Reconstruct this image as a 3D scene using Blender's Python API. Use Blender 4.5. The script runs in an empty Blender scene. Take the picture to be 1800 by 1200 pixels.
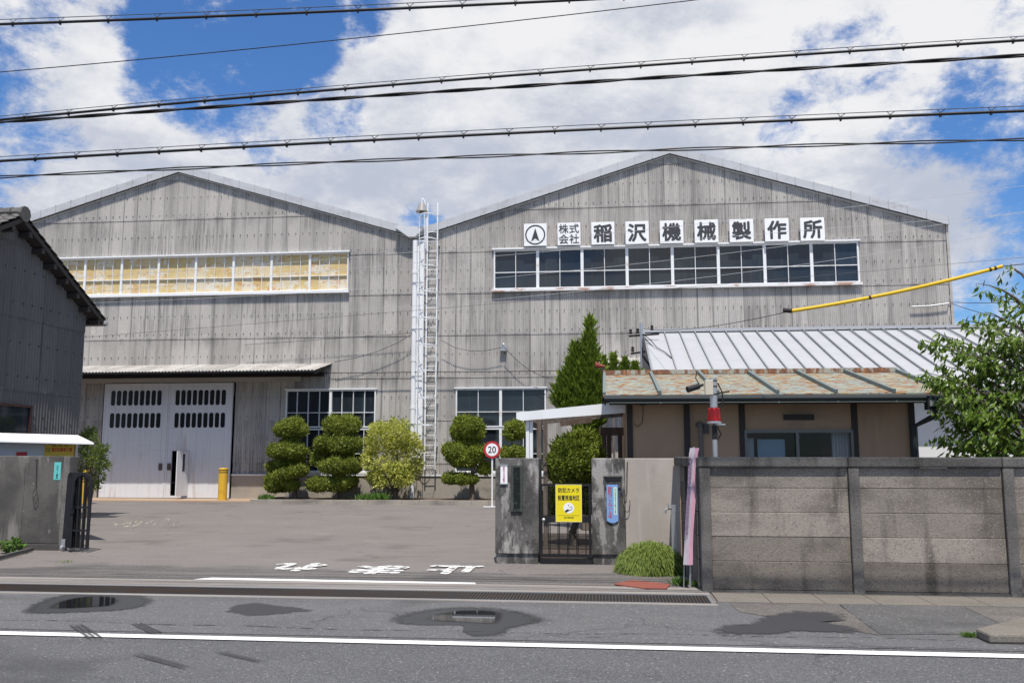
import bpy, math, random
import numpy as np
from mathutils import Vector, Matrix
random.seed(7); rng = np.random.default_rng(7)
SC = bpy.context.scene; COL = SC.collection
# ------------------------------------------------------------------ camera, world, sun, exposure
FPX, YAW, PITCH, EYE = 1550.0, math.radians(6.1), math.radians(7.35), 1.67     # focal length in photo pixels
cam = bpy.data.cameras.new('camera'); cam.sensor_width = 36; cam.lens = FPX/1800*36
cam.clip_start = .05; cam.clip_end = 3000
co = bpy.data.objects.new('camera', cam); COL.objects.link(co)
co.location = (0, 0, EYE); co.rotation_euler = (math.pi/2+PITCH, 0, YAW); SC.camera = co
_f = Vector((-math.sin(YAW)*math.cos(PITCH), math.cos(YAW)*math.cos(PITCH), math.sin(PITCH)))
_r = Vector((math.cos(YAW), math.sin(YAW), 0)); _u = _r.cross(_f)
def ray(x, y): return _f + _r*((x-900)/FPX) - _u*((y-600)/FPX)
def at(x, y, Y):                                    # survey: photo pixel -> point on the vertical plane Y
    d = ray(x, y); return Vector((0, 0, EYE)) + d*(Y/d.y)
def atx(x, y, X): d = ray(x, y); return Vector((0, 0, EYE)) + d*(X/d.x)
def gp(x, y, z=0.0): d = ray(x, y); return Vector((0, 0, EYE)) + d*((z-EYE)/d.z)

SUN = Vector((.16, -1, 2.2)).normalized()
sl = bpy.data.lights.new('sun', 'SUN'); sl.energy = 5.0; sl.angle = math.radians(.53); sl.color = (1, .945, .865)
so = bpy.data.objects.new('sun', sl); COL.objects.link(so); so.rotation_euler = SUN.to_track_quat('Z', 'Y').to_euler()
so.location = (0, -20, 40)
SC.view_settings.view_transform = 'Standard'; SC.view_settings.look = 'None'
SC.view_settings.exposure = 0.06; SC.view_settings.gamma = 1
SC.cycles.max_bounces = 6; SC.cycles.transparent_max_bounces = 8
try: SC.cycles.use_denoising = True
except Exception: pass

def make_world():
    w = bpy.data.worlds.new('World'); SC.world = w; w.use_nodes = True
    n, l = w.node_tree.nodes, w.node_tree.links; n.clear()
    out = n.new('ShaderNodeOutputWorld'); sky = n.new('ShaderNodeTexSky'); sky.sky_type = 'NISHITA'; sky.sun_disc = False
    sky.sun_elevation = math.asin(SUN.z); sky.sun_rotation = math.atan2(SUN.x, SUN.y)
    sky.air_density = 1.2; sky.ozone_density = 4; sky.dust_density = .3
    b1 = n.new('ShaderNodeBackground'); b1.inputs[1].default_value = .112; tint = n.new('ShaderNodeMix'); tint.data_type = 'RGBA'; tint.blend_type = 'MULTIPLY'; tint.inputs[0].default_value = 1; tint.inputs[7].default_value = (.52, .80, 1.15, 1); l.new(sky.outputs[0], tint.inputs[6]); l.new(tint.outputs[2], b1.inputs[0])
    tc = n.new('ShaderNodeTexCoord')
    def mth(op, a, b=None, c=None):
        m = n.new('ShaderNodeMath'); m.operation = op
        for i, v in enumerate((a, b, c)):
            if v is None: continue
            if isinstance(v, (int, float)): m.inputs[i].default_value = v
            else: l.new(v, m.inputs[i])
        return m.outputs[0]
    def noise(sc, det, rough, dist=0, off=0, w_=None):
        mp = n.new('ShaderNodeMapping'); mp.inputs['Scale'].default_value = sc; mp.inputs['Location'].default_value = (off, off*.7, off*.3)
        l.new(tc.outputs['Generated'], mp.inputs[0])
        t = n.new('ShaderNodeTexNoise'); t.inputs['Scale'].default_value = 1; t.inputs['Detail'].default_value = det
        t.inputs['Roughness'].default_value = rough; t.inputs['Distortion'].default_value = dist
        l.new(mp.outputs[0], t.inputs[0]); return t.outputs['Fac']
    def mr(v, a, b, c=0., d=1., smooth=True):
        m = n.new('ShaderNodeMapRange'); m.interpolation_type = 'SMOOTHSTEP' if smooth else 'LINEAR'
        for i, q in zip((1, 2, 3, 4), (a, b, c, d)): m.inputs[i].default_value = q
        l.new(v, m.inputs[0]); return m.outputs[0]
    n1 = noise((5, 5, 9), 9, .62, .25, 3.1); n2 = noise((3.2, 3.2, 7), 7, .6, .2, 11.); n3 = noise((17, 17, 26), 9, .7, .15, 5.)
    holes = None                                   # where the cloud cover opens (directions of the gaps in the cover)
    for x, y, r, a in ((350, 60, 3.8, 1), (440, 30, 3.6, 1), (300, 105, 2.6, .9), (390, 130, 3.4, 1), (490, 80, 3.0, 1), (255, 160, 1.6, .7), (320, 165, 1.9, .95), (530, 20, 2.4, .9), (610, 10, 2.2, .55),
                       (585, 205, 2.0, .62), (470, 262, 1.5, .6), (395, 198, 1.5, .85), (545, 190, 1.8, .5), (1480, 108, 2.6, .47), (1565, 95, 2.6, .5), (1715, 140, 1.9, .66), (1700, 215, 2.2, .68), (1690, 180, 1.6, .6),
                       (1630, 210, 2.6, .50), (1590, 160, 2.6, .45), (1375, 245, 1.4, .6), (1430, 195, 2.4, .45), (740, 394, 1.5, .66), (1710, 545, 2.4, .6), (1790, 30, 1.6, .5), (-300, 100, 9, .8), (2300, 300, 12, .8)):
        d = ray(x, y).normalized()
        vm = n.new('ShaderNodeVectorMath'); vm.operation = 'DOT_PRODUCT'; vm.inputs[1].default_value = d
        l.new(tc.outputs['Generated'], vm.inputs[0])
        h = mr(vm.outputs['Value'], math.cos(math.radians(r*1.75)), math.cos(math.radians(r*.1)), 0, a)
        holes = h if holes is None else mth('MAXIMUM', holes, h)
    cov = mth('ADD', mth('ADD', mth('MULTIPLY', n1, 1.15), mth('MULTIPLY', n3, .75)), -.04)
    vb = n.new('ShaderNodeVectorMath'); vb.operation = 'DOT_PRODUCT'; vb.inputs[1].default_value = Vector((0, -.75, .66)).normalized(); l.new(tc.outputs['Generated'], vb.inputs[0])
    holes = mth('MAXIMUM', holes, mr(vb.outputs['Value'], -.10, .35, 0, .60))      # unseen clear sky added overhead and behind the camera to cut ambient light
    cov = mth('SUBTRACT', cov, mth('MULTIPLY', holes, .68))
    fac = mr(cov, .37, .66)
    shade = mr(mth('ADD', mth('MULTIPLY', n2, .75), mth('MULTIPLY', n3, .25)), .39, .60)
    mix = n.new('ShaderNodeMix'); mix.data_type = 'RGBA'; l.new(shade, mix.inputs[0])
    mix.inputs[6].default_value = (.57, .62, .74, 1); mix.inputs[7].default_value = (.98, .98, 1, 1)
    b2 = n.new('ShaderNodeBackground'); b2.inputs[1].default_value = .86; l.new(mix.outputs[2], b2.inputs[0])
    ms = n.new('ShaderNodeMixShader'); l.new(fac, ms.inputs[0]); l.new(b1.outputs[0], ms.inputs[1]); l.new(b2.outputs[0], ms.inputs[2])
    l.new(ms.outputs[0], out.inputs[0])
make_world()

# ------------------------------------------------------------------ materials
def srgb(h):
    h = h.lstrip('#'); c = [int(h[i:i+2], 16)/255 for i in (0, 2, 4)]
    return tuple(((v/12.92) if v <= .04045 else ((v+.055)/1.055)**2.4) for v in c)
class NT:
    def __init__(s, name):
        s.m = bpy.data.materials.new(name); s.m.use_nodes = True; s.n = s.m.node_tree.nodes; s.l = s.m.node_tree.links
        s.b = s.n['Principled BSDF']; s.geo = s.n.new('ShaderNodeNewGeometry')
        s.sep = s.n.new('ShaderNodeSeparateXYZ'); s.l.new(s.geo.outputs['Position'], s.sep.inputs[0])
    def math(s, op, a, b=None, c=None):
        m = s.n.new('ShaderNodeMath'); m.operation = op
        for i, v in enumerate((a, b, c)):
            if v is None: continue
            if isinstance(v, (int, float)): m.inputs[i].default_value = v
            else: s.l.new(v, m.inputs[i])
        return m.outputs[0]
    def noise(s, sc=(1, 1, 1), d=4, rough=.55, dist=0, off=0.):
        if isinstance(sc, (int, float)): sc = (sc,)*3
        mp = s.n.new('ShaderNodeMapping'); mp.inputs['Scale'].default_value = sc; mp.inputs['Location'].default_value = (off, off*1.7, off*.6)
        s.l.new(s.geo.outputs['Position'], mp.inputs[0])
        t = s.n.new('ShaderNodeTexNoise'); t.inputs['Scale'].default_value = 1; t.inputs['Detail'].default_value = d
        t.inputs['Roughness'].default_value = rough; t.inputs['Distortion'].default_value = dist
        s.l.new(mp.outputs[0], t.inputs[0]); return t.outputs['Fac']
    def mr(s, v, a, b, c=0., d=1.):
        m = s.n.new('ShaderNodeMapRange'); m.interpolation_type = 'SMOOTHSTEP'
        for i, q in zip((1, 2, 3, 4), (a, b, c, d)): m.inputs[i].default_value = q
        s.l.new(v, m.inputs[0]); return m.outputs[0]
    def mix(s, fac, a, b, mode='MIX'):
        m = s.n.new('ShaderNodeMix'); m.data_type = 'RGBA'; m.blend_type = mode
        for i, v in ((0, fac), (6, a), (7, b)):
            if isinstance(v, (int, float)): m.inputs[i].default_value = v
            elif isinstance(v, tuple): m.inputs[i].default_value = (*v[:3], 1)
            else: s.l.new(v, m.inputs[i])
        return m.outputs[2]
    def grey(s, v):
        c = s.n.new('ShaderNodeCombineColor')
        for i in range(3): s.l.new(v, c.inputs[i])
        return c.outputs[0]
    def white(s, v):
        t = s.n.new('ShaderNodeTexWhiteNoise'); t.noise_dimensions = '1D'; s.l.new(v, t.inputs['W']); return t.outputs['Value']
MATS = {}
def M(name, col, rough=.6, metal=0, spec=.4, layers=(), bump=None, rand=0, coat=0):
    """layers: (scale, detail, lo, hi, colour, amount[, mode[, offset]])"""
    if name in MATS: return MATS[name]
    t = NT(name); c = srgb(col) if isinstance(col, str) else col
    t.b.inputs['Base Color'].default_value = (*c, 1); t.b.inputs['Roughness'].default_value = rough
    t.b.inputs['Metallic'].default_value = metal; t.b.inputs['Specular IOR Level'].default_value = spec
    if coat: t.b.inputs['Coat Weight'].default_value = coat
    cur = c
    for L in layers:
        if callable(L): cur = L(t, cur); continue
        sc, d, lo, hi, lc, am = L[:6]; mode = L[6] if len(L) > 6 else 'MIX'; off = L[7] if len(L) > 7 else 0
        lc = srgb(lc) if isinstance(lc, str) else lc
        cur = t.mix(t.mr(t.noise(sc, d, off=off), lo, hi, 0, am), cur, lc, mode)
    if rand:
        oi = t.n.new('ShaderNodeObjectInfo'); cur = t.mix(1., cur, t.grey(t.mr(oi.outputs['Random'], 0, 1, 1-rand, 1+rand)), 'MULTIPLY')
    if not isinstance(cur, tuple): t.l.new(cur, t.b.inputs['Base Color'])
    if bump:
        bn = t.n.new('ShaderNodeBump'); bn.inputs['Distance'].default_value = bump[2]; bn.inputs['Strength'].default_value = bump[1]
        t.l.new(t.noise(bump[0], 5), bn.inputs['Height']); t.l.new(bn.outputs[0], t.b.inputs['Normal'])
    MATS[name] = t.m; return t.m

def slate_sheets(axis, period, row0, rowh):
    def f(t, cur):
        u = t.sep.outputs[axis]; z = t.sep.outputs[2]
        q = t.math('DIVIDE', u, period); col_i = t.math('FLOOR', q); fr = t.math('FRACT', q)
        row = t.math('FLOOR', t.math('DIVIDE', t.math('SUBTRACT', z, row0), rowh))
        rnd = t.white(t.math('ADD', t.math('MULTIPLY', col_i, 3.17), t.math('MULTIPLY', row, 17.3)))
        cur = t.mix(1., cur, t.grey(t.mr(rnd, 0, 1, .87, 1.08)), 'MULTIPLY')
        # vertical rain streaks, heavier at the joints between sheets
        sc = (1.1, 1.1, .18); streak = t.mr(t.noise((3.6, 3.6, .16), 5, .6), .47, .70)
        seam = t.math('MAXIMUM', t.mr(fr, .0, .09, 1, 0), t.mr(fr, .95, 1., 0, 1))
        blot = t.mr(t.noise((.45, .45, .7), 4, off=4.), .42, .66)
        cur = t.mix(t.math('MULTIPLY', streak, .46), cur, (.13, .125, .12))
        cur = t.mix(t.math('MULTIPLY', t.math('MULTIPLY', seam, t.mr(rnd, .2, 1, .25, .85)), t.mr(t.noise((.5, .5, .5), 4, off=9), .35, .62, .35, 1)), cur, (.07, .068, .066))
        cur = t.mix(t.math('MULTIPLY', t.math('MULTIPLY', blot, t.mr(t.noise((14, 14, .5), 4, .7, off=2.), .42, .66)), .55), cur, (.09, .088, .085))
        # grime collecting just under each lap
        zf = t.math('FRACT', t.math('DIVIDE', t.math('SUBTRACT', z, row0), rowh))
        g = t.math('MULTIPLY', t.mr(zf, .62, 1., 0, 1), t.mr(t.noise((2.2, 2.2, .5), 4, off=7.), .44, .68))
        cur = t.mix(t.math('MULTIPLY', g, .45), cur, (.10, .098, .095))
        cur = t.mix(t.math('MULTIPLY', t.mr(t.noise((9, 9, 6), 4), .5, .7), .6), cur, (1.16, 1.15, 1.14), 'MULTIPLY')
        return cur
    return f
m_slate = M('weathered_slate', (.46, .438, .41), .85, spec=.2, layers=[slate_sheets(0, .57, 6.27, 1.62)])
m_slate_dark = M('dark_slate', (.14, .138, .138), .8, spec=.25, layers=[slate_sheets(1, .62, 5.0, 1.75)])
m_bolt = M('old_bolt', (.06, .05, .045), .8)
m_conc_base = M('stained_concrete', (.34, .31, .27), .9, spec=.2, layers=[((.8, .8, 1.6), 6, .4, .7, (.14, .125, .11), .7), ((1.5, 1.5, .25), 5, .5, .7, (.42, .36, .28), .5), (25, 3, .5, .7, (.2, .19, .18), .4)], bump=(20, .3, .02))
m_white = M('white_paint', (.78, .79, .80), .45, layers=[((1, 1, .4), 5, .5, .75, (.55, .54, .52), .4)])
m_whiteframe = M('white_window_frame', (.76, .77, .78), .5, layers=[((2, 2, 2), 6, .56, .7, (.42, .27, .18), .5)])
m_sill = M('rusty_white_sill', (.72, .72, .72), .55, layers=[((1.6, 1.6, 5), 6, .5, .62, (.36, .17, .09), .8)])
m_door = M('door_white', (.64, .655, .685), .5, layers=[((6, 6, .15), 3, .45, .7, (.60, .61, .63), .5), ((1, 1, 1), 5, .55, .75, (.55, .55, .55), .35), ((4, 4, .5), 6, .57, .70, (.42, .36, .30), .45, 'MIX', 6.), ((.8, .8, 9), 5, .62, .72, (.36, .3, .25), .4, 'MIX', 8.)])
m_dark = M('dark_opening', (.008, .008, .009), .7)
m_verge = M('grey_flashing', (.50, .51, .53), .5, metal=.0, layers=[((.6, 2, 2), 5, .4, .7, (.40, .41, .43), .6), ((3, 3, 3), 5, .55, .7, (.3, .28, .27), .4)])
m_roofgrey = M('slate_roof', (.3, .29, .28), .9)
m_galv = M('galvanised_steel', (.48, .49, .50), .38, metal=.7)
m_pale = M('pale_timber', (.45, .42, .38), .8, layers=[((.6, 6, 6), 4, .4, .7, (.3, .27, .24), .6)])
m_blackm = M('black_metal', (.010, .010, .012), .45, layers=[((4, 4, 4), 4, .55, .75, (.03, .028, .026), .5)])
m_black = M('black_rubber', (.014, .014, .015), .6)
def glass(name, col, rough=.06, layers=()):
    return M(name, col, rough, spec=.55, layers=layers)
m_glass = glass('dark_window_glass', (.018, .024, .031), .06, [((.9, .9, .5), 4, .45, .65, (.03, .038, .046), .8), ((14, 14, .5), 4, .58, .75, (.085, .095, .1), .35)])
def pane_cells(t, cur):
    c = t.math('FLOOR', t.math('DIVIDE', t.math('ADD', t.sep.outputs[0], 9.93), .390)); z = t.math('FLOOR', t.math('DIVIDE', t.sep.outputs[2], .62))
    r = t.white(t.math('ADD', t.math('MULTIPLY', c, 1.37), t.math('MULTIPLY', z, 5.1)))
    cur = t.mix(t.mr(r, .62, .95, 0, .6), cur, (.70, .63, .48)); cur = t.mix(t.mr(r, .0, .25, .55, 0), cur, (.60, .37, .13)); return t.mix(t.mr(t.noise((1.2, 1, 2.2), 4, off=3.), .58, .7, 0, .5), cur, (.45, .43, .40))
m_board = M('yellowed_board', (.60, .455, .205), .4, layers=[((.9, 1, 1), 5, .45, .62, (.66, .53, .29), .8), pane_cells, ((2.4, 2.4, 3), 8, .53, .60, (.68, .65, .57), .75), ((1.7, 1.7, 2.6), 8, .575, .68, (.55, .25, .08), .75, 'MIX', 4.), ((5, 5, 8), 6, .59, .66, (.4, .19, .07), .6, 'MIX', 8.), ((20, 20, 1.2), 4, .58, .7, (.55, .42, .25), .5, 'MIX', 2.)])
def asphalt(name, col, tint, streak=0):
    c2 = tuple(v*1.35 for v in col); c3 = tuple(v*.62 for v in col)
    ly = [((.25, .4, 1), 5, .38, .68, tint, .6), ((1.1, 2.2, 1), 5, .45, .7, c3, .35), (70, 2, .50, .64, tuple(v*1.6 for v in col), .85), (90, 2, .53, .66, tuple(v*.42 for v in col), .85, 'MIX', 5.), (34, 2, .63, .70, (.36, .35, .33), .6, 'MIX', 9.)]
    if streak: ly += [((.16, 9, 1), 5, .50, .60, tuple(v*.42 for v in col), .85, 'MIX', 3.), ((.12, 14, 1), 3, .56, .66, tuple(v*1.5 for v in col), .5, 'MIX', 8.)]
    def cracks(t, cur):
        mp = t.n.new('ShaderNodeMapping'); mp.inputs['Scale'].default_value = (.42, .55, 1); t.l.new(t.geo.outputs['Position'], mp.inputs[0])
        nz = t.n.new('ShaderNodeTexNoise'); nz.inputs['Scale'].default_value = 2.6; nz.inputs['Detail'].default_value = 7; t.l.new(t.geo.outputs['Position'], nz.inputs[0])
        ad = t.n.new('ShaderNodeVectorMath'); ad.operation = 'MULTIPLY_ADD'; t.l.new(nz.outputs['Color'], ad.inputs[0]); ad.inputs[1].default_value = (.35, .35, 0); t.l.new(mp.outputs[0], ad.inputs[2])
        v = t.n.new('ShaderNodeTexVoronoi'); v.feature = 'DISTANCE_TO_EDGE'; v.inputs['Scale'].default_value = 1; t.l.new(ad.outputs[0], v.inputs[0])
        ln_ = t.mr(v.outputs['Distance'], .002, .011, 1, 0); return t.mix(t.math('MULTIPLY', ln_, t.mr(t.noise((.3, .3, 1), 3, off=13.), .50, .66, 0, .6)), cur, (.03, .029, .028))
    ly.append(cracks); ly.append(((.55, .8, 1), 7, .56, .70, tuple(v*.55 for v in col), .6, 'MIX', 21.)); ly.append(((.9, 1.3, 1), 8, .60, .72, tuple(v*1.5 for v in col), .4, 'MIX', 31.))
    return M(name, col, .82, spec=.3, layers=ly, bump=(95, .7, .012))
m_road = asphalt('road_asphalt', (.112, .113, .117), (.135, .133, .134))
m_lane = asphalt('lane_asphalt', (.098, .099, .104), (.115, .115, .118))
m_yard = asphalt('yard_asphalt', (.174, .157, .147), (.21, .19, .178))
m_entry = asphalt('entrance_asphalt', (.135, .125, .12), (.17, .153, .143), 1)
m_patch = asphalt('patch_asphalt', (.10, .098, .098), (.12, .115, .112))
m_walk = asphalt('pavement_asphalt', (.125, .115, .106), (.155, .14, .125))
m_strip = M('concrete_strip', (.27, .245, .22), .85, layers=[((.25, 10, 1), 4, .46, .62, (.14, .125, .115), .75), (60, 3, .5, .7, (.36, .33, .3), .5)], bump=(60, .4, .01))
m_gutter = M('gutter_blocks', (.165, .148, .125), .9, layers=[((1.5, 2, 1), 6, .42, .7, (.12, .11, .09), .7), (60, 3, .5, .7, (.30, .28, .25), .5)], bump=(60, .5, .01))
m_apronrust = M('rusty_apron', (.40, .30, .215), .9, layers=[((.5, 1.5, 1), 5, .4, .7, (.42, .24, .13), .7), (20, 4, .5, .7, (.28, .24, .2), .5)])
m_line = M('road_paint', (.80, .80, .79), .6, layers=[(70, 3, .55, .7, (.52, .52, .51), .5), ((1, 6, 1), 5, .56, .72, (.6, .6, .6), .4)])
def worn_paint():
    if 'worn_paint' in MATS: return MATS['worn_paint']
    m = M('worn_paint', (.74, .73, .72), .7, layers=[(50, 3, .5, .7, (.5, .49, .48), .5)])
    n, l = m.node_tree.nodes, m.node_tree.links; b = n['Principled BSDF']
    g = n.new('ShaderNodeNewGeometry'); t = n.new('ShaderNodeTexNoise'); t.inputs['Scale'].default_value = 9; t.inputs['Detail'].default_value = 8; t.inputs['Roughness'].default_value = .7
    l.new(g.outputs['Position'], t.inputs[0]); r = n.new('ShaderNodeMapRange'); r.inputs[1].default_value = .43; r.inputs[2].default_value = .52
    l.new(t.outputs['Fac'], r.inputs[0]); l.new(r.outputs[0], b.inputs['Alpha']); return m
def fence_concrete(name, col, stain, amt=.8):
    return M(name, col, .92, spec=.2, rand=.13, layers=[((1.0, 1.0, 2.2), 6, .40, .66, stain, amt), ((3.5, 3.5, .55), 6, .50, .68, tuple(v*.45 for v in stain), .75, 'MIX', 3.), (42, 4, .52, .66, tuple(v*.5 for v in col), .65), (55, 3, .56, .68, tuple(min(1, v*1.5) for v in col), .5, 'MIX', 6.)], bump=(70, .5, .012))
m_panel = fence_concrete('fence_panel_concrete', (.285, .252, .215), (.13, .113, .10), .85)
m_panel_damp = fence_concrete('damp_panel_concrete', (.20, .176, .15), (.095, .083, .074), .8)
m_post = fence_concrete('fence_post_concrete', (.155, .146, .135), (.08, .076, .072))
m_coping = fence_concrete('coping_concrete', (.125, .12, .113), (.055, .053, .05))
m_pillar = M('mossy_pillar', (.145, .138, .13), .92, spec=.2, layers=[((2.2, 2.2, 1.4), 7, .40, .60, (.075, .072, .068), .9), ((4, 4, 1.1), 8, .54, .64, (.42, .40, .375), .75, 'MIX', 5.), ((16, 16, 9), 6, .58, .68, (.36, .34, .32), .5, 'MIX', 2.), ((5, 5, 3), 9, .48, .55, (.05, .048, .045), .65, 'MIX', 7.), ((7, 7, 2.), 8, .57, .63, (.40, .385, .36), .6, 'MIX', 12.), (60, 3, .5, .7, (.10, .095, .09), .5)], bump=(40, .6, .015))
m_render = M('pale_render', (.43, .385, .345), .88, spec=.2, layers=[((1.2, 1.2, .8), 6, .42, .7, (.33, .295, .26), .7), ((5, 5, .5), 6, .58, .72, (.52, .49, .46), .6), ((3, 3, .7), 6, .6, .74, (.22, .2, .185), .5, 'MIX', 6.)], bump=(30, .25, .01))
m_leftwall = M('blackened_wall', (.125, .118, .108), .92, spec=.2, layers=[((1.3, 1.3, 1.2), 7, .38, .60, (.065, .062, .058), .9), ((5, 5, .7), 6, .54, .68, (.27, .25, .23), .7, 'MIX', 5.), ((9, 9, 7), 7, .62, .72, (.34, .32, .3), .5, 'MIX', 2.), (60, 3, .5, .7, (.10, .095, .09), .5)], bump=(40, .5, .015))
m_houseplaster = M('house_plaster', (.41, .285, .19), .9, spec=.15, layers=[((2.5, 2.5, .35), 6, .52, .72, (.22, .165, .125), .5, 'MIX', 4.), ((.8, .8, .8), 5, .4, .7, (.31, .235, .175), .6)])
m_darkwood = M('dark_timber', (.035, .030, .028), .7)
m_brownwood = M('brown_timber', (.13, .085, .062), .75, layers=[((9, 9, .6), 4, .45, .65, (.19, .14, .11), .7)])
m_greywood = M('weathered_timber', (.20, .155, .13), .85, layers=[((12, 12, 2.2), 5, .45, .65, (.10, .075, .062), .8)])
m_rustroof = M('rusty_sheet_roof', (.245, .29, .268), .75, spec=.2, layers=[((.9, 1.1, 1.1), 6, .42, .62, (.32, .305, .205), .8), ((4.2, 6.5, 5), 8, .46, .56, (.21, .235, .215), .7, 'MIX', 3.), ((4.5, 7.5, 7), 9, .52, .60, (.29, .165, .055), .8, 'MIX', 12.), ((5.5, 8.0, 8), 9, .54, .60, (.23, .08, .022), .88, 'MIX', 5.), ((13, 20, 16), 7, .57, .62, (.10, .05, .03), .75, 'MIX', 9.)])
m_rustridge = M('rusty_ridge', (.33, .33, .28), .75, layers=[((8, 3, 3), 7, .46, .54, (.17, .065, .03), .92), ((14, 5, 5), 6, .55, .62, (.35, .16, .06), .8, 'MIX', 4.)])
m_batten = M('blue_grey_batten', (.15, .19, .19), .6, layers=[((5, 5, 5), 5, .55, .7, (.3, .2, .13), .4)])
m_darkgutter = M('dark_gutter', (.012, .018, .021), .55)
m_silver = M('silver_paint_roof', (.405, .41, .425), .5, layers=[((1, 1.4, 1), 5, .4, .7, (.36, .365, .38), .6), ((9, 12, 9), 5, .62, .68, (.35, .35, .35), .5)])
m_silverseam = M('silver_seam', (.23, .245, .26), .5)
m_annexwall = M('annex_wall', (.66, .655, .63), .8, layers=[((1, 1, .4), 5, .5, .75, (.5, .49, .46), .5)])
m_tile = M('grey_roof_tile', (.10, .095, .09), .7, layers=[((3, 3, 3), 5, .45, .7, (.19, .175, .155), .7)])
m_yellow = M('yellow_paint', (.66, .40, .035), .5, layers=[((3, 3, 2), 5, .55, .75, (.5, .3, .05), .5)])
m_yellowsign = M('yellow_sign', (.80, .66, .01), .45)
m_yellowdirty = M('old_yellow_sign', (.62, .43, .05), .6, layers=[((4, 4, 4), 5, .5, .7, (.45, .32, .08), .6)])
m_guard = M('yellow_cable_guard', (.72, .46, .01), .4)
m_ink = M('black_ink', (.022, .022, .025), .6)
m_inkgrey = M('charcoal_ink', (.045, .045, .05), .6)
m_red = M('red_ink', (.50, .02, .02), .5)
m_redrim = M('red_sign_rim', (.42, .025, .03), .5)
m_signwhite = M('sign_white', (.84, .84, .85), .45, layers=[((2, 2, 1), 5, .55, .8, (.68, .68, .66), .4)])
m_pink = M('pink_banner', (.66, .36, .47), .75, layers=[((6, 6, 3), 5, .45, .7, (.58, .30, .42), .6)])
m_mauve = M('faded_banner', (.52, .46, .50), .75, layers=[((8, 8, 5), 5, .5, .66, (.58, .54, .56), .7)])
m_banprint = M('banner_print', (.23, .15, .24), .75)
m_blue = M('blue_sign', (.20, .36, .66), .5)
m_teal = M('teal_sticker', (.12, .50, .47), .55)
m_pinksilk = M('violet_ink', (.42, .05, .10), .6)
m_bronze = M('dark_bronze_plate', (.062, .072, .06), .6, metal=.3, layers=[((6, 6, 2), 5, .5, .68, (.10, .115, .10), .7)])
m_bronze2 = M('bronze_letters', (.018, .02, .018), .55, metal=.3)
m_beige = M('beige_plastic', (.56, .50, .40), .5)
m_redplate = M('red_plate', (.24, .07, .05), .7, layers=[((6, 8, 1), 5, .5, .7, (.26, .075, .055), .7)])
m_soil = M('soil', (.09, .065, .045), .95, layers=[(9, 6, .45, .65, (.16, .12, .085), .8), (40, 3, .55, .7, (.05, .035, .025), .7)], bump=(18, .8, .05))
m_bark = M('bark', (.10, .08, .062), .9, layers=[((9, 9, 2), 6, .45, .65, (.2, .165, .13), .8)], bump=(30, .6, .02))
m_cable = M('cable_sheath', (.010, .010, .011), .55)
m_wirelight = M('bare_wire', (.42, .43, .44), .6)
m_wiredark = M('thin_dark_wire', (.06, .06, .065), .6)
def soft_rim(m, lo=.15, hi=.6, grain=16, mx=1., amp=1.3):
    n, l = m.node_tree.nodes, m.node_tree.links; a = n.new('ShaderNodeAttribute'); a.attribute_name = 'soak'
    g = n.new('ShaderNodeNewGeometry'); t = n.new('ShaderNodeTexNoise'); t.inputs['Scale'].default_value = grain; t.inputs['Detail'].default_value = 6; t.inputs['Roughness'].default_value = .7; l.new(g.outputs['Position'], t.inputs[0])
    t2 = n.new('ShaderNodeMath'); t2.operation = 'MULTIPLY_ADD'; l.new(t.outputs['Fac'], t2.inputs[0]); t2.inputs[1].default_value = amp; t2.inputs[2].default_value = -amp/2
    ad = n.new('ShaderNodeMath'); ad.operation = 'ADD'; l.new(a.outputs['Fac'], ad.inputs[0]); l.new(t2.outputs[0], ad.inputs[1])
    r = n.new('ShaderNodeMapRange'); r.inputs[1].default_value = lo; r.inputs[2].default_value = hi; r.inputs[4].default_value = mx; l.new(ad.outputs[0], r.inputs[0]); l.new(r.outputs[0], n['Principled BSDF'].inputs['Alpha']); return m
def wet(name, col, rough):
    return soft_rim(M(name, col, rough, spec=.5, layers=[(70, 3, .5, .7, tuple(v*1.5 for v in col), .6)], bump=(95, .4, .006)))
m_wet = wet('wet_asphalt', (.030, .031, .033), .45)
m_damp = soft_rim(M('damp_asphalt', (.045, .045, .049), .6, bump=(95, .4, .006)), .2, .75, 5.5, .85, 1.7)
m_water = soft_rim(M('standing_water', (.012, .012, .013), .015, spec=.6), .2, .75, 40)
m_tyre = M('tyre_rubber_mark', (.05, .05, .052), .8)
def leafmat(name, c1, c2, c3, back=.35, rough=.5):
    t = NT(name); f = t.mr(t.noise(1.6, 4), .36, .66); g = t.noise(31, 1)
    cur = t.mix(f, c1, c2); cur = t.mix(t.mr(g, .42, .66), cur, c3)
    t.l.new(cur, t.b.inputs['Base Color']); t.b.inputs['Roughness'].default_value = rough; t.b.inputs['Specular IOR Level'].default_value = .35
    tr = t.n.new('ShaderNodeBsdfTranslucent'); t.l.new(cur, tr.inputs[0]); ms = t.n.new('ShaderNodeMixShader'); ms.inputs[0].default_value = back
    t.l.new(t.b.outputs[0], ms.inputs[1]); t.l.new(tr.outputs[0], ms.inputs[2]); t.l.new(ms.outputs[0], t.n['Material Output'].inputs[0])
    MATS[name] = t.m; return t.m
m_top = leafmat('clipped_yew', (.085, .13, .017), (.18, .225, .028), (.31, .335, .048), .25)
m_top2 = leafmat('clipped_juniper', (.10, .15, .018), (.20, .25, .03), (.32, .36, .05), .25)
m_lime = leafmat('lime_leaves', (.30, .36, .05), (.46, .49, .085), (.64, .62, .17), .4)
m_conifer = leafmat('conifer_green', (.085, .145, .016), (.145, .215, .026), (.23, .31, .04), .25)
m_cherry = leafmat('broad_leaves', (.036, .08, .008), (.082, .15, .014), (.20, .285, .035), .38, .38)
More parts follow.
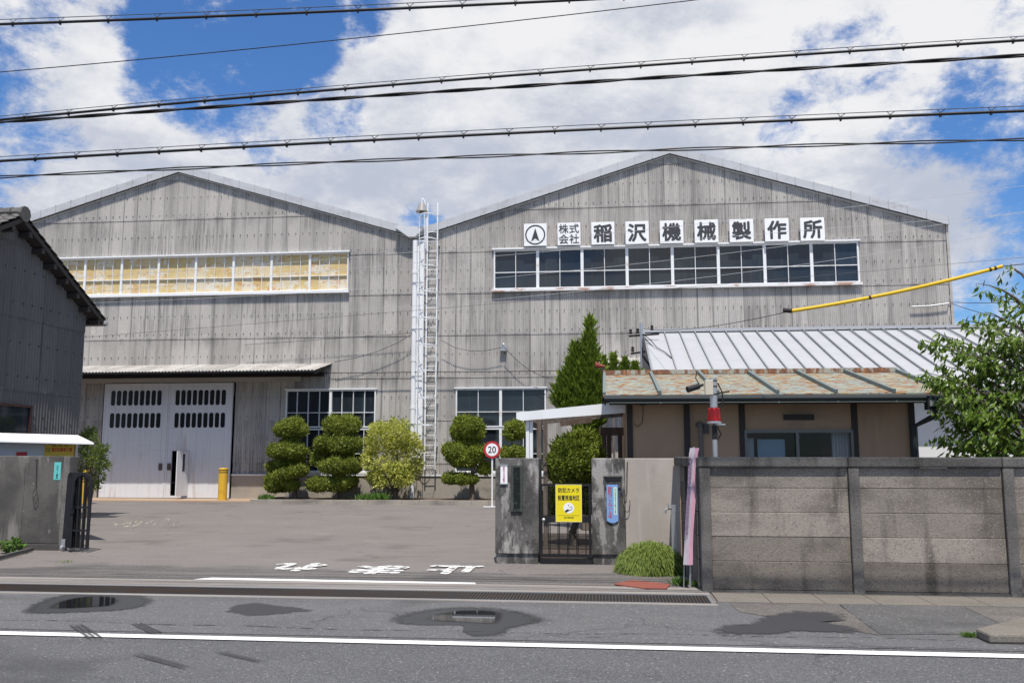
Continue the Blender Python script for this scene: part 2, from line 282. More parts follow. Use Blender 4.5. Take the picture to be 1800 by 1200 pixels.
m_nandina = leafmat('nandina_leaves', (.08, .16, .027), (.13, .23, .037), (.22, .2, .05), .4)
m_grass = leafmat('fine_grass', (.13, .19, .035), (.20, .27, .055), (.30, .36, .10), .35)
m_weed = leafmat('weed_leaves', (.06, .14, .02), (.10, .2, .03), (.14, .25, .05), .35)

# ------------------------------------------------------------------ mesh builder and object helpers
OFF = {}
class MB:
    def __init__(s): s.v = []; s.f = []; s.m = []; s.cut = []
    def add(s, vs, fs, mi=0):
        o = len(s.v); s.cut.append((o, len(s.f))); s.v += [tuple(p) for p in vs]; s.f += [tuple(i+o for i in f) for f in fs]; s.m += [mi]*len(fs); return s
    def box(s, x0, x1, y0, y1, z0, z1, mi=0):
        x0, x1 = sorted((x0, x1)); y0, y1 = sorted((y0, y1)); z0, z1 = sorted((z0, z1))
        return s.add([(x0, y0, z0), (x1, y0, z0), (x1, y1, z0), (x0, y1, z0), (x0, y0, z1), (x1, y0, z1), (x1, y1, z1), (x0, y1, z1)],
                     [(3, 2, 1, 0), (4, 5, 6, 7), (0, 1, 5, 4), (1, 2, 6, 5), (2, 3, 7, 6), (3, 0, 4, 7)], mi)
    def obox(s, c, ax, ay, az, mi=0):
        c, ax, ay, az = map(Vector, (c, ax, ay, az))
        P = [c+ax*i+ay*j+az*k for k in (-1, 1) for (i, j) in ((-1, -1), (1, -1), (1, 1), (-1, 1))]
        return s.add(P, [(3, 2, 1, 0), (4, 5, 6, 7), (0, 1, 5, 4), (1, 2, 6, 5), (2, 3, 7, 6), (3, 0, 4, 7)], mi)
    def bar(s, a, b, w, h, mi=0, up=(0, 0, 1)):
        a, b = Vector(a), Vector(b); d = (b-a); L = d.length; d = d/L; up = Vector(up)
        if abs(d.dot(up)) > .98: up = Vector((0, 1, 0))
        sd = d.cross(up).normalized(); u = sd.cross(d).normalized()
        return s.obox((a+b)/2, d*(L/2), sd*(w/2), u*(h/2), mi)
    def tube(s, pts, r, n=6, mi=0, cap=True):
        pts = [Vector(p) for p in pts]; N = len(pts); rs = r if isinstance(r, (list, tuple)) else [r]*N
        t0 = (pts[1]-pts[0]).normalized(); ref = Vector((0, 0, 1)) if abs(t0.z) < .9 else Vector((1, 0, 0))
        sd = t0.cross(ref).normalized(); o = len(s.v); s.cut.append((o, len(s.f)))
        for i, p in enumerate(pts):
            t = (pts[min(i+1, N-1)]-pts[max(i-1, 0)]).normalized()
            sd = (sd-t*sd.dot(t)).normalized(); u = t.cross(sd)
            for k in range(n):
                a = 2*math.pi*k/n; s.v.append(tuple(p+(sd*math.cos(a)+u*math.sin(a))*rs[i]))
        F = [(o+i*n+k, o+i*n+(k+1) % n, o+(i+1)*n+(k+1) % n, o+(i+1)*n+k) for i in range(N-1) for k in range(n)]
        if cap: F += [tuple(o+k for k in reversed(range(n))), tuple(o+(N-1)*n+k for k in range(n))]
        s.f += F; s.m += [mi]*len(F); return s
    def lathe(s, c, prof, n=16, mi=0, axis=(0, 0, 1)):
        c = Vector(c); ax = Vector(axis).normalized(); ref = Vector((1, 0, 0)) if abs(ax.x) < .9 else Vector((0, 1, 0))
        e1 = ax.cross(ref).normalized(); e2 = ax.cross(e1); o = len(s.v); s.cut.append((o, len(s.f)))
        for r, z in prof:
            for k in range(n):
                a = 2*math.pi*k/n; s.v.append(tuple(c+ax*z+(e1*math.cos(a)+e2*math.sin(a))*r))
        N = len(prof)
        F = [(o+i*n+k, o+i*n+(k+1) % n, o+(i+1)*n+(k+1) % n, o+(i+1)*n+k) for i in range(N-1) for k in range(n)]
        F += [tuple(o+k for k in reversed(range(n))), tuple(o+(N-1)*n+k for k in range(n))]
        s.f += F; s.m += [mi]*len(F); return s
    def prism(s, poly, d, mi=0, cap0=True):         # poly: 3-D points, d: extrusion vector
        n = len(poly); d = Vector(d); P = [Vector(p) for p in poly]
        return s.add(P+[p+d for p in P], [tuple(reversed(range(n))), tuple(range(n, 2*n))]+[(i, (i+1) % n, n+(i+1) % n, n+i) for i in range(n)], mi)
    def quad(s, *p, mi=0): return s.add(p, [tuple(range(len(p)))], mi)
    def each(s, name, mats, parent, per=1, **k):        # every piece (or run of `per` pieces) a part of its own
        cuts = s.cut[::per]+[(len(s.v), len(s.f))]; out = []
        for (v0, f0), (v1, f1) in zip(cuts[:-1], cuts[1:]):
            q = MB(); q.v = s.v[v0:v1]; q.f = [tuple(i-v0 for i in f) for f in s.f[f0:f1]]; q.m = s.m[f0:f1]; out.append(q.build(name, mats, parent, **k))
        return out
    def build(s, name, mats, parent=None, smooth=False, bevel=0, **tags):
        if not isinstance(mats, (list, tuple)): mats = [mats]
        V = np.array(s.v, dtype=float)
        if parent is not None: loc = OFF[parent.name]
        else:
            a, b = V.min(0), V.max(0); loc = Vector(((a[0]+b[0])/2, (a[1]+b[1])/2, a[2]))
        V = V-np.array(loc); me = bpy.data.meshes.new(name); me.from_pydata(V.tolist(), [], s.f)
        for m in mats: me.materials.append(m)
        if len(mats) > 1: me.polygons.foreach_set('material_index', s.m)
        if smooth: me.polygons.foreach_set('use_smooth', [True]*len(s.f))
        me.update(); return link(name, me, parent, loc, bevel, smooth, tags)
def link(name, me, parent, loc, bevel=0, smooth=False, tags={}):
    o = bpy.data.objects.new(name, me); COL.objects.link(o)
    if parent is not None: o.parent = parent
    else: o.location = loc
    OFF[o.name] = Vector(loc)
    if bevel:
        b = o.modifiers.new('bevel', 'BEVEL'); b.width = bevel; b.segments = 2; b.limit_method = 'ANGLE'
    if tags: tag(o, **tags)
    return o
def tag(o, label=None, cat=None, group=None, kind=None):
    if label: o['label'] = label
    if cat: o['category'] = cat
    if group: o['group'] = group
    if kind: o['kind'] = kind
    return o
def thing(name, label, cat, loc, group=None):
    o = bpy.data.objects.new(name, None); COL.objects.link(o); o.location = loc; o.empty_display_size = .2
    OFF[o.name] = Vector(loc); return tag(o, label, cat, group)
def text(s, size, mat, name, parent, center, w, h, right=(1, 0, 0), up=(0, 0, 1), depth=.004, bold=0., spacing=1, vertical=False, res=3):
    """lettering with real depth, fitted into w x h around `center`; the text faces right x up"""
    cu = bpy.data.curves.new('t', 'FONT'); cu.body = '\n'.join(s) if vertical else s; cu.size = 1; cu.extrude = .01
    cu.align_x = 'CENTER'; cu.resolution_u = res; cu.space_line = .92 if vertical else 1
    ob = bpy.data.objects.new('t', cu); COL.objects.link(ob); dg = bpy.context.evaluated_depsgraph_get()
    me = bpy.data.meshes.new_from_object(ob.evaluated_get(dg)); bpy.data.objects.remove(ob); bpy.data.curves.remove(cu)
    V = np.empty(len(me.vertices)*3); me.vertices.foreach_get('co', V); V = V.reshape(-1, 3)
    if bold:                                        # heavier strokes: the outline repeated round a small circle
        polys = [tuple(p.vertices) for p in me.polygons]; n0 = len(V); K = 9; VV, FF = [V], list(polys)
        for k in range(K):
            an = 2*math.pi*k/K; VV.append(V+np.array([bold*math.cos(an), bold*math.sin(an), -.0012*(k+1)])); FF += [tuple(i+n0*(k+1) for i in p) for p in polys]
        V = np.concatenate(VV); me = bpy.data.meshes.new(name); me.from_pydata(V.tolist(), [], FF)
    a, b = V.min(0), V.max(0); V = (V-(a+b)/2)/np.maximum(b-a, 1e-6)
    r, u = np.array(Vector(right).normalized()), np.array(Vector(up).normalized()); nrm = np.cross(r, u)
    loc = OFF[parent.name] if parent is not None else Vector(center)
    W = np.array(center)+np.outer(V[:, 0]*w, r)+np.outer(V[:, 1]*h, u)+np.outer((V[:, 2]+.5)*depth, nrm)-np.array(loc)
    me.vertices.foreach_set('co', W.ravel()); me.update(); me.materials.clear(); me.materials.append(mat); me.name = name
    return link(name, me, parent, loc)
def mesh_np(name, V, F, mat, parent=None, smooth=False, **tags):
    """V (n,3), F (m,k) index array"""
    loc = np.array(OFF[parent.name]) if parent is not None else np.array([(V[:, 0].min()+V[:, 0].max())/2, (V[:, 1].min()+V[:, 1].max())/2, V[:, 2].min()])
    me = bpy.data.meshes.new(name); k = F.shape[1]
    me.vertices.add(len(V)); me.vertices.foreach_set('co', (V-loc).astype(np.float32).ravel())
    me.loops.add(F.size); me.loops.foreach_set('vertex_index', F.astype(np.int32).ravel())
    me.polygons.add(len(F)); me.polygons.foreach_set('loop_start', np.arange(0, F.size, k, dtype=np.int32))
    me.update(calc_edges=True); me.materials.append(mat); me.validate()
    return link(name, me, parent, Vector(loc), 0, smooth, tags)
def unit(a): return a/np.maximum(np.linalg.norm(a, axis=1, keepdims=True), 1e-9)
def leaf_arrays(P, D, N, L, W, fold=.25):
    """leaves at P along D, blade normal N; two folded triangles each"""
    n = len(P); D = unit(D); S = unit(np.cross(D, N)); N = np.cross(S, D)
    L = np.broadcast_to(L, n)[:, None]; W = np.broadcast_to(W, n)[:, None]
    mid = P+D*L*.45
    V = np.stack([P, mid+S*W/2+N*W*fold, P+D*L, mid-S*W/2+N*W*fold], 1).reshape(-1, 3)
    b = np.arange(n)[:, None]*4
    F = np.concatenate([b+np.array([[0, 1, 2]]), b+np.array([[0, 2, 3]])]); return V, F
def merge(parts):
    Vs, Fs, o = [], [], 0
    for V, F in parts: Vs.append(V); Fs.append(F+o); o += len(V)
    return np.concatenate(Vs), np.concatenate(Fs)
def struct(mb, name, mat, **k): o = mb.build(name, mat, **k); o['kind'] = 'structure'; return o

# ------------------------------------------------------------------ the ground, road and pavement
YF = 33.0                                           # plane of the factory front
struct(MB().quad((-260, -60, -.012), (260, -60, -.012), (260, 420, -.012), (-260, 420, -.012)), 'ground', m_yard)
struct(MB().quad((-120, -20, -.006), (120, -20, -.006), (120, 8.3, -.006), (-120, 8.3, -.006)), 'road', m_lane)
struct(MB().quad((-120, 8.3, -.002), (120, 8.3, -.002), (120, 10.42, -.002), (-120, 10.42, -.002)), 'road_shoulder', m_road)
en = MB(); top_e = [(-30+i*.25, 13.05+.22*math.sin(i*.21)+.12*math.sin(i*.57+1)+random.uniform(-.05, .05), -.004) for i in range(125)]
for a, b in zip(top_e[:-1], top_e[1:]): en.quad((a[0], 11.72, -.004), (b[0], 11.72, -.004), b, a)
struct(en, 'entrance', m_entry)
struct(MB().box(-30, 1.22, 11.16, 11.72, -.05, .004), 'concrete_strip', m_strip)
struct(MB().box(-30, 1.22, 10.38, 10.46, -.05, .003), 'drain_kerb', m_strip)
ln = MB()
for i in range(60):
    x0, x1 = -60+i*2, -58+i*2; ln.quad((x0, 8.005, .004), (x1, 8.005, .004), (x1, 8.155, .004), (x0, 8.155, .004))
struct(ln, 'road_line', m_line)
struct(MB().quad((-5.6, 11.74, .007), (-1.72, 11.70, .007), (-1.76, 11.83, .007), (-5.42, 11.93, .007)), 'stop_line', m_line)
for s, (x, y, wpx, hpx) in zip('れま止', ((520, 996, 1, 1), (664, 1001, 1, 1), (795, 1001, 1, 1))):
    c = gp(x, y); t = text(s, 1, worn_paint(), 'road_lettering', None, (c.x, c.y, .004), .82, .98, right=(-1, 0, 0), up=(0, -1, 0), depth=.002, bold=.045)
    t['kind'] = 'structure'
# drainage grating along the entrance
gr = thing('drain_grating', 'long rusty steel drain grating across the factory entrance', 'drain grating', (-8, 10.8, 0))
fr = MB(); fr.box(-22, 1.2, 10.46, 10.50, -.06, .004); fr.box(-22, 1.2, 11.12, 11.16, -.06, .004); fr.box(1.16, 1.2, 10.5, 11.12, -.06, .004)
m_rustbar = M('rusty_bar', (.085, .07, .062), .6, metal=.3, layers=[((3, 3, 3), 5, .45, .65, (.10, .06, .042), .8), ((.5, 1, 1), 4, .45, .65, (.045, .042, .04), .6)])
fr.build('frame', m_galv, gr)
bars = MB()
x = -22.0
while x < 1.15:
    bars.box(x, x+.012, 10.5, 11.12, -.055, 0.0); x += .039
for y in (10.66, 10.81, 10.96): bars.box(-22, 1.16, y-.003, y+.003, -.05, -.006)
bars.build('bars', m_rustbar, gr)
struct(MB().quad((-30, 10.4, -.008), (1.2, 10.4, -.008), (1.2, 11.2, -.008), (-30, 11.2, -.008)), 'drain_channel', m_dark)
# right pavement: gutter blocks, asphalt patches, kerb stone
gb = MB()
for i in range(24):
    x0 = 1.25+i*.60; gb.box(x0, x0+.592, 10.62, 11.36, -.03, .006)
struct(gb, 'gutter_blocks', m_gutter)
struct(MB().quad((1.22, 10.42, .0), (1.22, 8.35, 0), (9, 8.35, 0), (9, 10.62, 0), (1.22, 10.62, 0)), 'pavement', m_road)
pv = MB()
p = [gp(x, y) for x, y in ((1283, 1060), (1475, 1061), (1545, 1116), (1300, 1075))]
pv.quad(*[(q.x, q.y, .004) for q in reversed(p)]); struct(pv, 'pavement_repair', m_walk)
p = [gp(x, y) for x, y in ((1475, 1063), (1692, 1066), (1770, 1102), (1720, 1114), (1548, 1115))]
struct(MB().quad(*[(q.x, q.y, .004) for q in reversed(p)]), 'pavement_patch', m_patch)
p = [gp(x, y) for x, y in ((1694, 1066), (1900, 1070), (1900, 1090), (1772, 1102))]
struct(MB().quad(*[(q.x, q.y, .004) for q in reversed(p)]), 'pavement_concrete', m_walk)
# apron of rust-stained concrete before the door and the planted strip
struct(MB().box(-28, -12.4, 31.2, YF, -.05, .03), 'apron', m_apronrust)
struct(MB().box(-12.2, 3, 30.3, YF, -.05, .09), 'planting_bed', m_soil)
kb = MB()
for i in range(26):
    x0 = -12.4+i*.6; kb.box(x0, x0+.592, 30.05, 30.27, -.05, .15+random.uniform(-.008, .008))
for i in range(5): kb.box(-12.4, -12.2, 30.3+i*.55, 30.84+i*.55, -.05, .13)
struct(kb, 'planter_kerb', m_conc_base)

def blob(pts, z, n=4):                              # smooth closed outline through pixel-surveyed ground points
    P = [gp(*q) for q in pts]; out = []; N = len(P)
    for i in range(N):
        a, b, c, d = P[i-1], P[i], P[(i+1) % N], P[(i+2) % N]
        for k in range(n):
            t = k/n; q = .5*((2*b)+(-a+c)*t+(2*a-5*b+4*c-d)*t*t+(-a+3*b-3*c+d)*t**3); out.append((q.x+random.uniform(-.006, .006), q.y+random.uniform(-.006, .006), z))
    return out
def wetpatch(pts, z, mat, name, rim=.62):
    o = blob(pts, z); n = len(o); c = Vector((sum(p[0] for p in o)/n, sum(p[1] for p in o)/n, z)); ring = [c.lerp(Vector(p), rim) for p in o]
    m = MB(); m.v = [tuple(p) for p in ring]+o; m.f = [tuple(range(n))]+[(i, i+n, (i+1) % n+n, (i+1) % n) for i in range(n)]; m.m = [0]*len(m.f); b = struct(m, name, mat)
    at_ = b.data.attributes.new('soak', 'FLOAT', 'POINT')
    for i in range(2*n): at_.data[i].value = 1. if i < n else 0.
    if b.data.polygons[0].normal.z < 0: b.data.flip_normals()
    return b
wetpatch([(28, 1077), (60, 1056), (110, 1043), (180, 1038), (240, 1041), (278, 1053), (262, 1066), (215, 1074), (130, 1078), (75, 1080)], .002, m_wet, 'damp_ground')
wetpatch([(78, 1068), (105, 1055), (150, 1047), (200, 1047), (214, 1054), (200, 1065), (150, 1069), (105, 1071)], .005, m_water, 'puddle')
wetpatch([(392, 1072), (410, 1061), (450, 1057), (490, 1062), (560, 1072), (500, 1079), (440, 1084), (405, 1078)], .002, m_damp, 'damp_ground')
wetpatch([(676, 1088), (700, 1078), (760, 1067), (830, 1064), (910, 1070), (968, 1086), (950, 1096), (905, 1106), (890, 1118), (840, 1121), (812, 1112), (812, 1100), (740, 1099), (690, 1096)], .002, m_wet, 'damp_ground')
wetpatch([(740, 1086), (790, 1073), (850, 1071), (890, 1077), (884, 1093), (868, 1098), (800, 1094), (760, 1092)], .005, m_water, 'puddle')
wetpatch([(1233, 1113), (1262, 1098), (1300, 1099), (1338, 1082), (1400, 1071), (1476, 1076), (1500, 1090), (1462, 1092), (1530, 1108), (1500, 1115), (1420, 1111), (1340, 1118), (1290, 1118)], .008, m_damp, 'damp_ground')
soft_rim(m_tyre, .35, .75, 38, .75)
for (a, b, wd) in (((126, 1093), (176, 1127), .15), ((232, 1092), (285, 1117), .13), ((225, 1145), (347, 1178), .10), ((370, 1142), (475, 1166), .08)):
    A, B = gp(*a), gp(*b); d = (B-A).normalized(); sd_ = Vector((-d.y, d.x, 0)); m = MB(); at_v = []; N_ = 14
    for q in range(N_+1):
        c0 = A.lerp(B, q/N_); e_ = min(1, 4*min(q, N_-q)/N_)
        for k, val in ((-.5, 0), (-.34, 1), (-.12, .45), (0, .9), (.12, .4), (.34, 1), (.5, 0)): m.v.append((c0.x+sd_.x*wd*k, c0.y+sd_.y*wd*k, .0065)); at_v.append(val*e_)
    for q in range(N_):
        for k in range(6): m.f.append((q*7+k, q*7+k+1, q*7+k+8, q*7+k+7)); m.m.append(0)
    b_ = struct(m, 'tyre_mark', m_tyre); aa = b_.data.attributes.new('soak', 'FLOAT', 'POINT')
    for q, v in enumerate(at_v): aa.data[q].value = v
sm = MB()
for i in range(200):
    x0, x1 = -22+i*.16, -22+(i+1)*.16; w0, w1 = 8.66+.05*math.sin(x0*.8)+.03*math.sin(x0*3.1), 8.66+.05*math.sin(x1*.8)+.03*math.sin(x1*3.1)
    sm.quad((x0, w0-.014, .003), (x1, w1-.014, .003), (x1, w1+.014, .003), (x0, w0+.014, .003))
b_ = struct(sm, 'road_seam', soft_rim(M('seam_tar', (.04, .04, .042), .8), .45, .62, 7, .8)); aa = b_.data.attributes.new('soak', 'FLOAT', 'POINT')
for q in range(len(b_.data.vertices)): aa.data[q].value = .5
ks = MB()
A, B = gp(1722, 1118), gp(1900, 1075)
ks.prism([(gp(1716, 1120).x, gp(1716, 1120).y, 0), (gp(1740, 1131).x, gp(1740, 1131).y, 0), (6.2, 8.62, 0), (6.4, 9.1, 0), (gp(1800, 1098).x, gp(1800, 1098).y, 0)], (0, 0, .085))
struct(ks, 'kerb_stone', m_gutter, bevel=.02)

# ------------------------------------------------------------------ factory halls
def corrugate(mb, u0, u1, ztop, rows, holes, place, pitch=.072, amp=.0135, seg=6, lap=.016):
    """rows: ascending z limits. place(u, z, outward) -> point"""
    du = pitch/seg; n = int((u1-u0)/du); us = [u0+i*du for i in range(n)]+[u1]
    ds = [amp*math.sin(2*math.pi*u/pitch) for u in us]
    for i in range(n):
        a, b = us[i], us[i+1]; m = (a+b)/2; zt = ztop(m)
        cuts = [(h[2], h[3]) for h in holes if h[0] < m < h[1]]
        for r in range(len(rows)-1):
            z0, z1 = rows[r]-.06, rows[r+1]
            if z0 >= zt: break
            iv = [(z0, z1)]
            for c0, c1 in cuts:
                nv = []
                for p, q in iv:
                    if c1 <= p or c0 >= q: nv.append((p, q)); continue
                    if c0 > p: nv.append((p, c0))
                    if c1 < q: nv.append((c1, q))
                iv = nv
            for p, q in iv:
                qa, qb = min(q, ztop(a)), min(q, ztop(b))
                if qa <= p or qb <= p: continue
                f0 = lap*(1-(p-z0)/(z1-z0)); f1 = lap*(1-(min(q, zt)-z0)/(z1-z0))
                mb.add([place(a, p, ds[i]+f0), place(b, p, ds[i+1]+f0), place(b, qb, ds[i+1]+f1), place(a, qa, ds[i]+f1)], [(0, 1, 2, 3)])
def bolts(mb, u0, u1, zs, ztop, holes, place, step=.285, mi=1):
    u = u0+.12
    while u < u1:
        for z in zs:
            if z > ztop(u)-.15 or any(h[0]-.06 < u < h[1]+.06 and h[2]-.06 < z < h[3]+.06 for h in holes): continue
            s_ = .011; P = [place(u+i*s_, z+j*s_*1.2, o) for o in (.01, .045) for i, j in ((-1, -1), (1, -1), (1, 1), (-1, 1))]
            mb.add(P, [(4, 5, 6, 7), (0, 1, 5, 4), (1, 2, 6, 5), (2, 3, 7, 6), (3, 0, 4, 7)], mi)
        u += step
def window(parent, x0, x1, z0, z1, ncol, hbars, glassm, framem, Y=YF, fw=.045, mw=.022, label=None, ends=(1, 1)):
    f = MB(); y0, y1 = Y-.035, Y+.05
    for xx, e in ((x0, ends[0]), (x1, ends[1])): f.box(xx-(0 if xx == x0 else fw), xx+(fw if xx == x0 else 0), y0-.012, y1, z0, z1)
    f.box(x0+fw, x1-fw, y0, y1, z1-fw, z1); f.box(x0+fw, x1-fw, y0, y1, z0, z0+fw)
    xs = [x0+fw]+[x0+(x1-x0)*k/ncol for k in range(1, ncol)]+[x1-fw]
    for xx in xs[1:-1]: f.box(xx-mw/2, xx+mw/2, y0+.012, y1, z0+fw, z1-fw)
    for zz, t in hbars:
        for a, b in zip(xs[:-1], xs[1:]): f.box(a+(mw/2 if a != xs[0] else 0), b-(mw/2 if b != xs[-1] else 0), y0+.016, y1, zz-t/2, zz+t/2)
    w = f.build('window', framem, parent)
    if label: w['label'] = label
    p = MB()
    zz = sorted([z0+fw]+[h[0] for h in hbars]+[z1-fw])
    for a, b in zip(xs[:-1], xs[1:]):
        for c, d in zip(zz[:-1], zz[1:]):
            t = random.uniform(-.006, .006); t2 = random.uniform(-.004, .004)
            p.quad((a, Y+.045+t, c), (b, Y+.045-t, c), (b, Y+.045-t+t2, d), (a, Y+.045+t+t2, d))
    p.build('pane', glassm, w); return w

ROWS = [.93, 1.41, 3.03, 4.65, 6.27, 7.89, 9.51, 11.13, 12.75, 14.4]
BOLTZ = [z+o for z in ROWS[:-1] for o in (.13, .86)]
front = lambda u, z, o: (u, YF-o, z)
XV = -7.35                                          # the valley between the two halls
def hall(name, label, xc, half, zr, holes, slope=.30):
    root = thing(name, label, 'factory hall', (xc, YF, 0))
    top = lambda u: zr-.06-slope*abs(u-xc)
    w = MB(); x0, x1 = xc-half, xc+half
    corrugate(w, x0, x1, top, ROWS, holes, front); bolts(w, x0, x1, BOLTZ, top, holes, front)
    w.build('wall', [m_slate, m_bolt], root)
    b = MB(); D = 45; ze = top(x0)
    b.quad((x0, YF, 0), (x0, YF+D, 0), (x0, YF+D, ze), (x0, YF, ze)); b.quad((x1, YF, 0), (x1, YF, ze), (x1, YF+D, ze), (x1, YF+D, 0))
    b.quad((x0, YF+D, 0), (x1, YF+D, 0), (x1, YF+D, ze), (xc, YF+D, zr), (x0, YF+D, ze)); b.build('side_walls', m_roofgrey, root)
    r = MB()
    for sx in (-1, 1):
        xe = xc+sx*(half+.12); zz = zr-slope*(half+.12)
        r.add([(xc, YF-.1, zr), (xe, YF-.1, zz), (xe, YF+D, zz), (xc, YF+D, zr), (xc, YF-.1, zr-.05), (xe, YF-.1, zz-.05), (xe, YF+D, zz-.05), (xc, YF+D, zr-.05)],
              [(0, 1, 2, 3), (7, 6, 5, 4), (0, 4, 5, 1), (1, 5, 6, 2)])
    rf = r.build('roof', m_roofgrey, root)
    v = MB()
    for sx in (-1, 1):
        n = 15
        for k in range(n):
            a, c = half*k/n, half*(k+1)/n-.012
            if k == n-1: c = half+.1
            P = lambda d, o: Vector((xc+sx*d, YF-.17-.004*(k % 2), zr+.09-slope*d+o))
            q = [P(a, -.17), P(c, -.17), P(c, .13), P(a, .13)]
            v.prism(q if sx > 0 else list(reversed(q)), (0, .045, 0))
            v.prism([P(a, .13)+Vector((0, 0.045, 0)), P(c, .13)+Vector((0, .045, 0)), P(c, .13)+Vector((0, .4, 0)), P(a, .13)+Vector((0, .4, 0))], (0, 0, .01))
            lx = xc+sx*c; v.bar(P(c+.005, -.15)+Vector((0, -.012, 0)), P(c+.005, .17)+Vector((0, -.012, 0)), .022, .02)
        v.tube([Vector((xc, YF-.03, zr-.1)), Vector((xc+sx*(half-.05), YF-.03, zr-.1-slope*half))], .03, 4)
    v.build('verge_flashing', m_verge, rf)
    return root
# --- left hall
HL, HR = 9.72, 9.88
zt, zb = .5*(at(615, 443, YF).z+at(170, 456, YF).z), .5*(at(615, 510, YF).z+at(170, 520, YF).z)
xe = at(613, 470, YF).x; pw = 73.2/46.9
nwin = 9; xs0 = xe-nwin*pw
lx0, lx1 = at(501.5, 750, YF).x, at(660, 750, YF).x
lzt = at(580, 685, YF).z; lzb = at(580, 829, YF).z
dx0, dx1 = at(183, 760, YF).x, at(409, 760, YF).x; dzt = at(300, 673, YF).z
holesL = [(xs0, xe, zb, zt), (lx0, lx1, lzb, lzt), (dx0-.1, dx1+.05, -1, dzt)]
hl = hall('factory_hall', 'left grey corrugated factory hall with white sliding doors and yellowed windows', XV-HL, HL, 13.1, holesL)
for k in range(nwin):
    window(hl, xs0+k*pw, xs0+(k+1)*pw, zb, zt, 4, [(zb+(zt-zb)*.40, .022)], m_board, m_whiteframe, mw=.016)
s = MB(); s.box(xs0-.06, xe+.06, YF-.16, YF-.02, zb-.10, zb-.004); s.build('window_sill', m_white, hl)
s = MB(); s.box(xs0-.06, xe+.06, YF-.16, YF-.02, zt+.004, zt+.06); s.build('window_head', m_white, hl)
def tall_window(parent, x0, x1, ncol):
    xm = (x0+x1)/2; H = lzt-lzb
    for a, b in ((x0, xm), (xm, x1)):
        for c, d, hb in ((lzb+H*.53+.02, lzt, lzb+H*.72), (lzb, lzb+H*.53-.02, lzb+H*.22)):
            window(parent, a, b, c, d, ncol, [(hb, .025)], m_glass, m_whiteframe, fw=.05)
    s = MB(); s.box(x0-.05, x1+.05, YF-.12, YF-.02, lzb-.08, lzb-.004); s.box(x0-.05, x1+.05, YF-.09, YF-.02, lzt+.004, lzt+.05); s.each('window_trim', m_white, parent)
tall_window(hl, lx0, lx1, 4)
bs = MB(); bs.box(XV-2*HL, dx0-.12, YF-.07, YF+.1, -.05, .93); bs.box(dx1+.06, XV, YF-.07, YF+.1, -.05, .93)
bs.each('concrete_base', m_conc_base, hl)
bs = MB(); bs.box(dx1+.06, XV, YF-.11, YF-.074, .90, .955); bs.build('base_flashing', m_white, hl)
# sliding doors
xm = at(296, 760, YF).x
def slots(mb, xa, xb, z0, z1, n=9):
    st = (xb-xa)/n; w = st*.36; r = w*.9
    for k in range(n):
        c = xa+st*(k+.5); pts = []
        for cx, cz, a0 in ((c+w-r, z1-r, 0), (c-w+r, z1-r, 90), (c-w+r, z0+r, 180), (c+w-r, z0+r, 270)):
            for a in range(0, 91, 30): pts.append((cx+r*math.cos(math.radians(a0+a)), YF-.128, cz+r*math.sin(math.radians(a0+a))))
        mb.prism([Vector(p) for p in reversed(pts)], (0, .02, 0))
zz = [at(230, y, YF).z for y in (686.5, 713, 726, 752)]
wx0, wx1 = at(303, 830, YF).x, at(333, 830, YF).x; wz0, wz1 = .13, at(315, 792, YF).z
for side in (0, 1):
    a, b = (dx0, xm-.006) if side == 0 else (xm+.006, dx1)
    m = MB()
    if side == 0:
        n = 12
        for k in range(n): m.box(a+(b-a)*k/n+.003, a+(b-a)*(k+1)/n, YF-.12+.003*(k % 2), YF-.06, .05, dzt-.02)
    else:
        for (p, q, c, d) in ((a, wx0, .05, dzt-.02), (wx1, b, .05, dzt-.02), (wx0, wx1, wz1, dzt-.02), (wx0, wx1, .05, wz0)):
            n = max(1, round((q-p)/.3))
            for k in range(n): m.box(p+(q-p)*k/n+.003, p+(q-p)*(k+1)/n, YF-.12+.003*(k % 2), YF-.06, c, d)
    m.box(a, b, YF-.05, YF-.02, dzt-.5, dzt-.03)
    for xx in (a+.03, b-.03): m.box(xx-.03, xx+.03, YF-.132, YF-.121, .05, dzt-.02)
    lf = m.build('sliding_door', m_door, hl)
    g = MB(); slots(g, a+.25, b-.25, zz[1], zz[0]); slots(g, a+.25, b-.25, zz[3], zz[2]); g.build('vent_slots', M('slot_glass', (.012, .013, .015), .25), lf)
    h = MB(); hx = b-.18 if side == 0 else a+.16; hz = at(290, 820, YF).z; h.box(hx-.07, hx+.07, YF-.16, YF-.133, hz-.13, hz+.13)
    h.build('pull_plate', M('rusty_plate', (.10, .085, .07), .6, metal=.3), lf)
    if side == 1:
        ang = math.radians(80); d = Vector((-math.cos(ang), -math.sin(ang), 0)); nrm = Vector((-d.y, d.x, 0)); W = (wx1-wx0)
        hg = Vector((wx1, YF-.13, 0)); c = hg+d*(W/2)+Vector((0, 0, (wz0+wz1)/2))
        q = MB(); q.obox(c, d*(W/2), nrm*.02, Vector((0, 0, (wz1-wz0)/2-.01))); wd = q.build('wicket_door', m_door, lf)
        q = MB(); cz = wz1-.45; q.obox(hg+d*(W*.45)+nrm*.022+Vector((0, 0, cz)), d*.065, nrm*.006, Vector((0, 0, .33))); q.obox(hg+d*(W*.45)-nrm*.022+Vector((0, 0, cz)), d*.065, nrm*.006, Vector((0, 0, .33))); q.build('pane', m_glass, wd)
        q = MB(); q.tube([hg+d*(W*.9)-nrm*.05+Vector((0, 0, 1.0)), hg+d*(W*.8)-nrm*.06+Vector((0, 0, 1.0))], .015); q.build('handle', m_galv, wd)
m = MB(); m.box(at(162, 668, YF).x-4, at(532, 668, YF).x, YF-.22, YF-.04, dzt+.02, dzt+.18); m.build('door_rail', m_pale, hl)
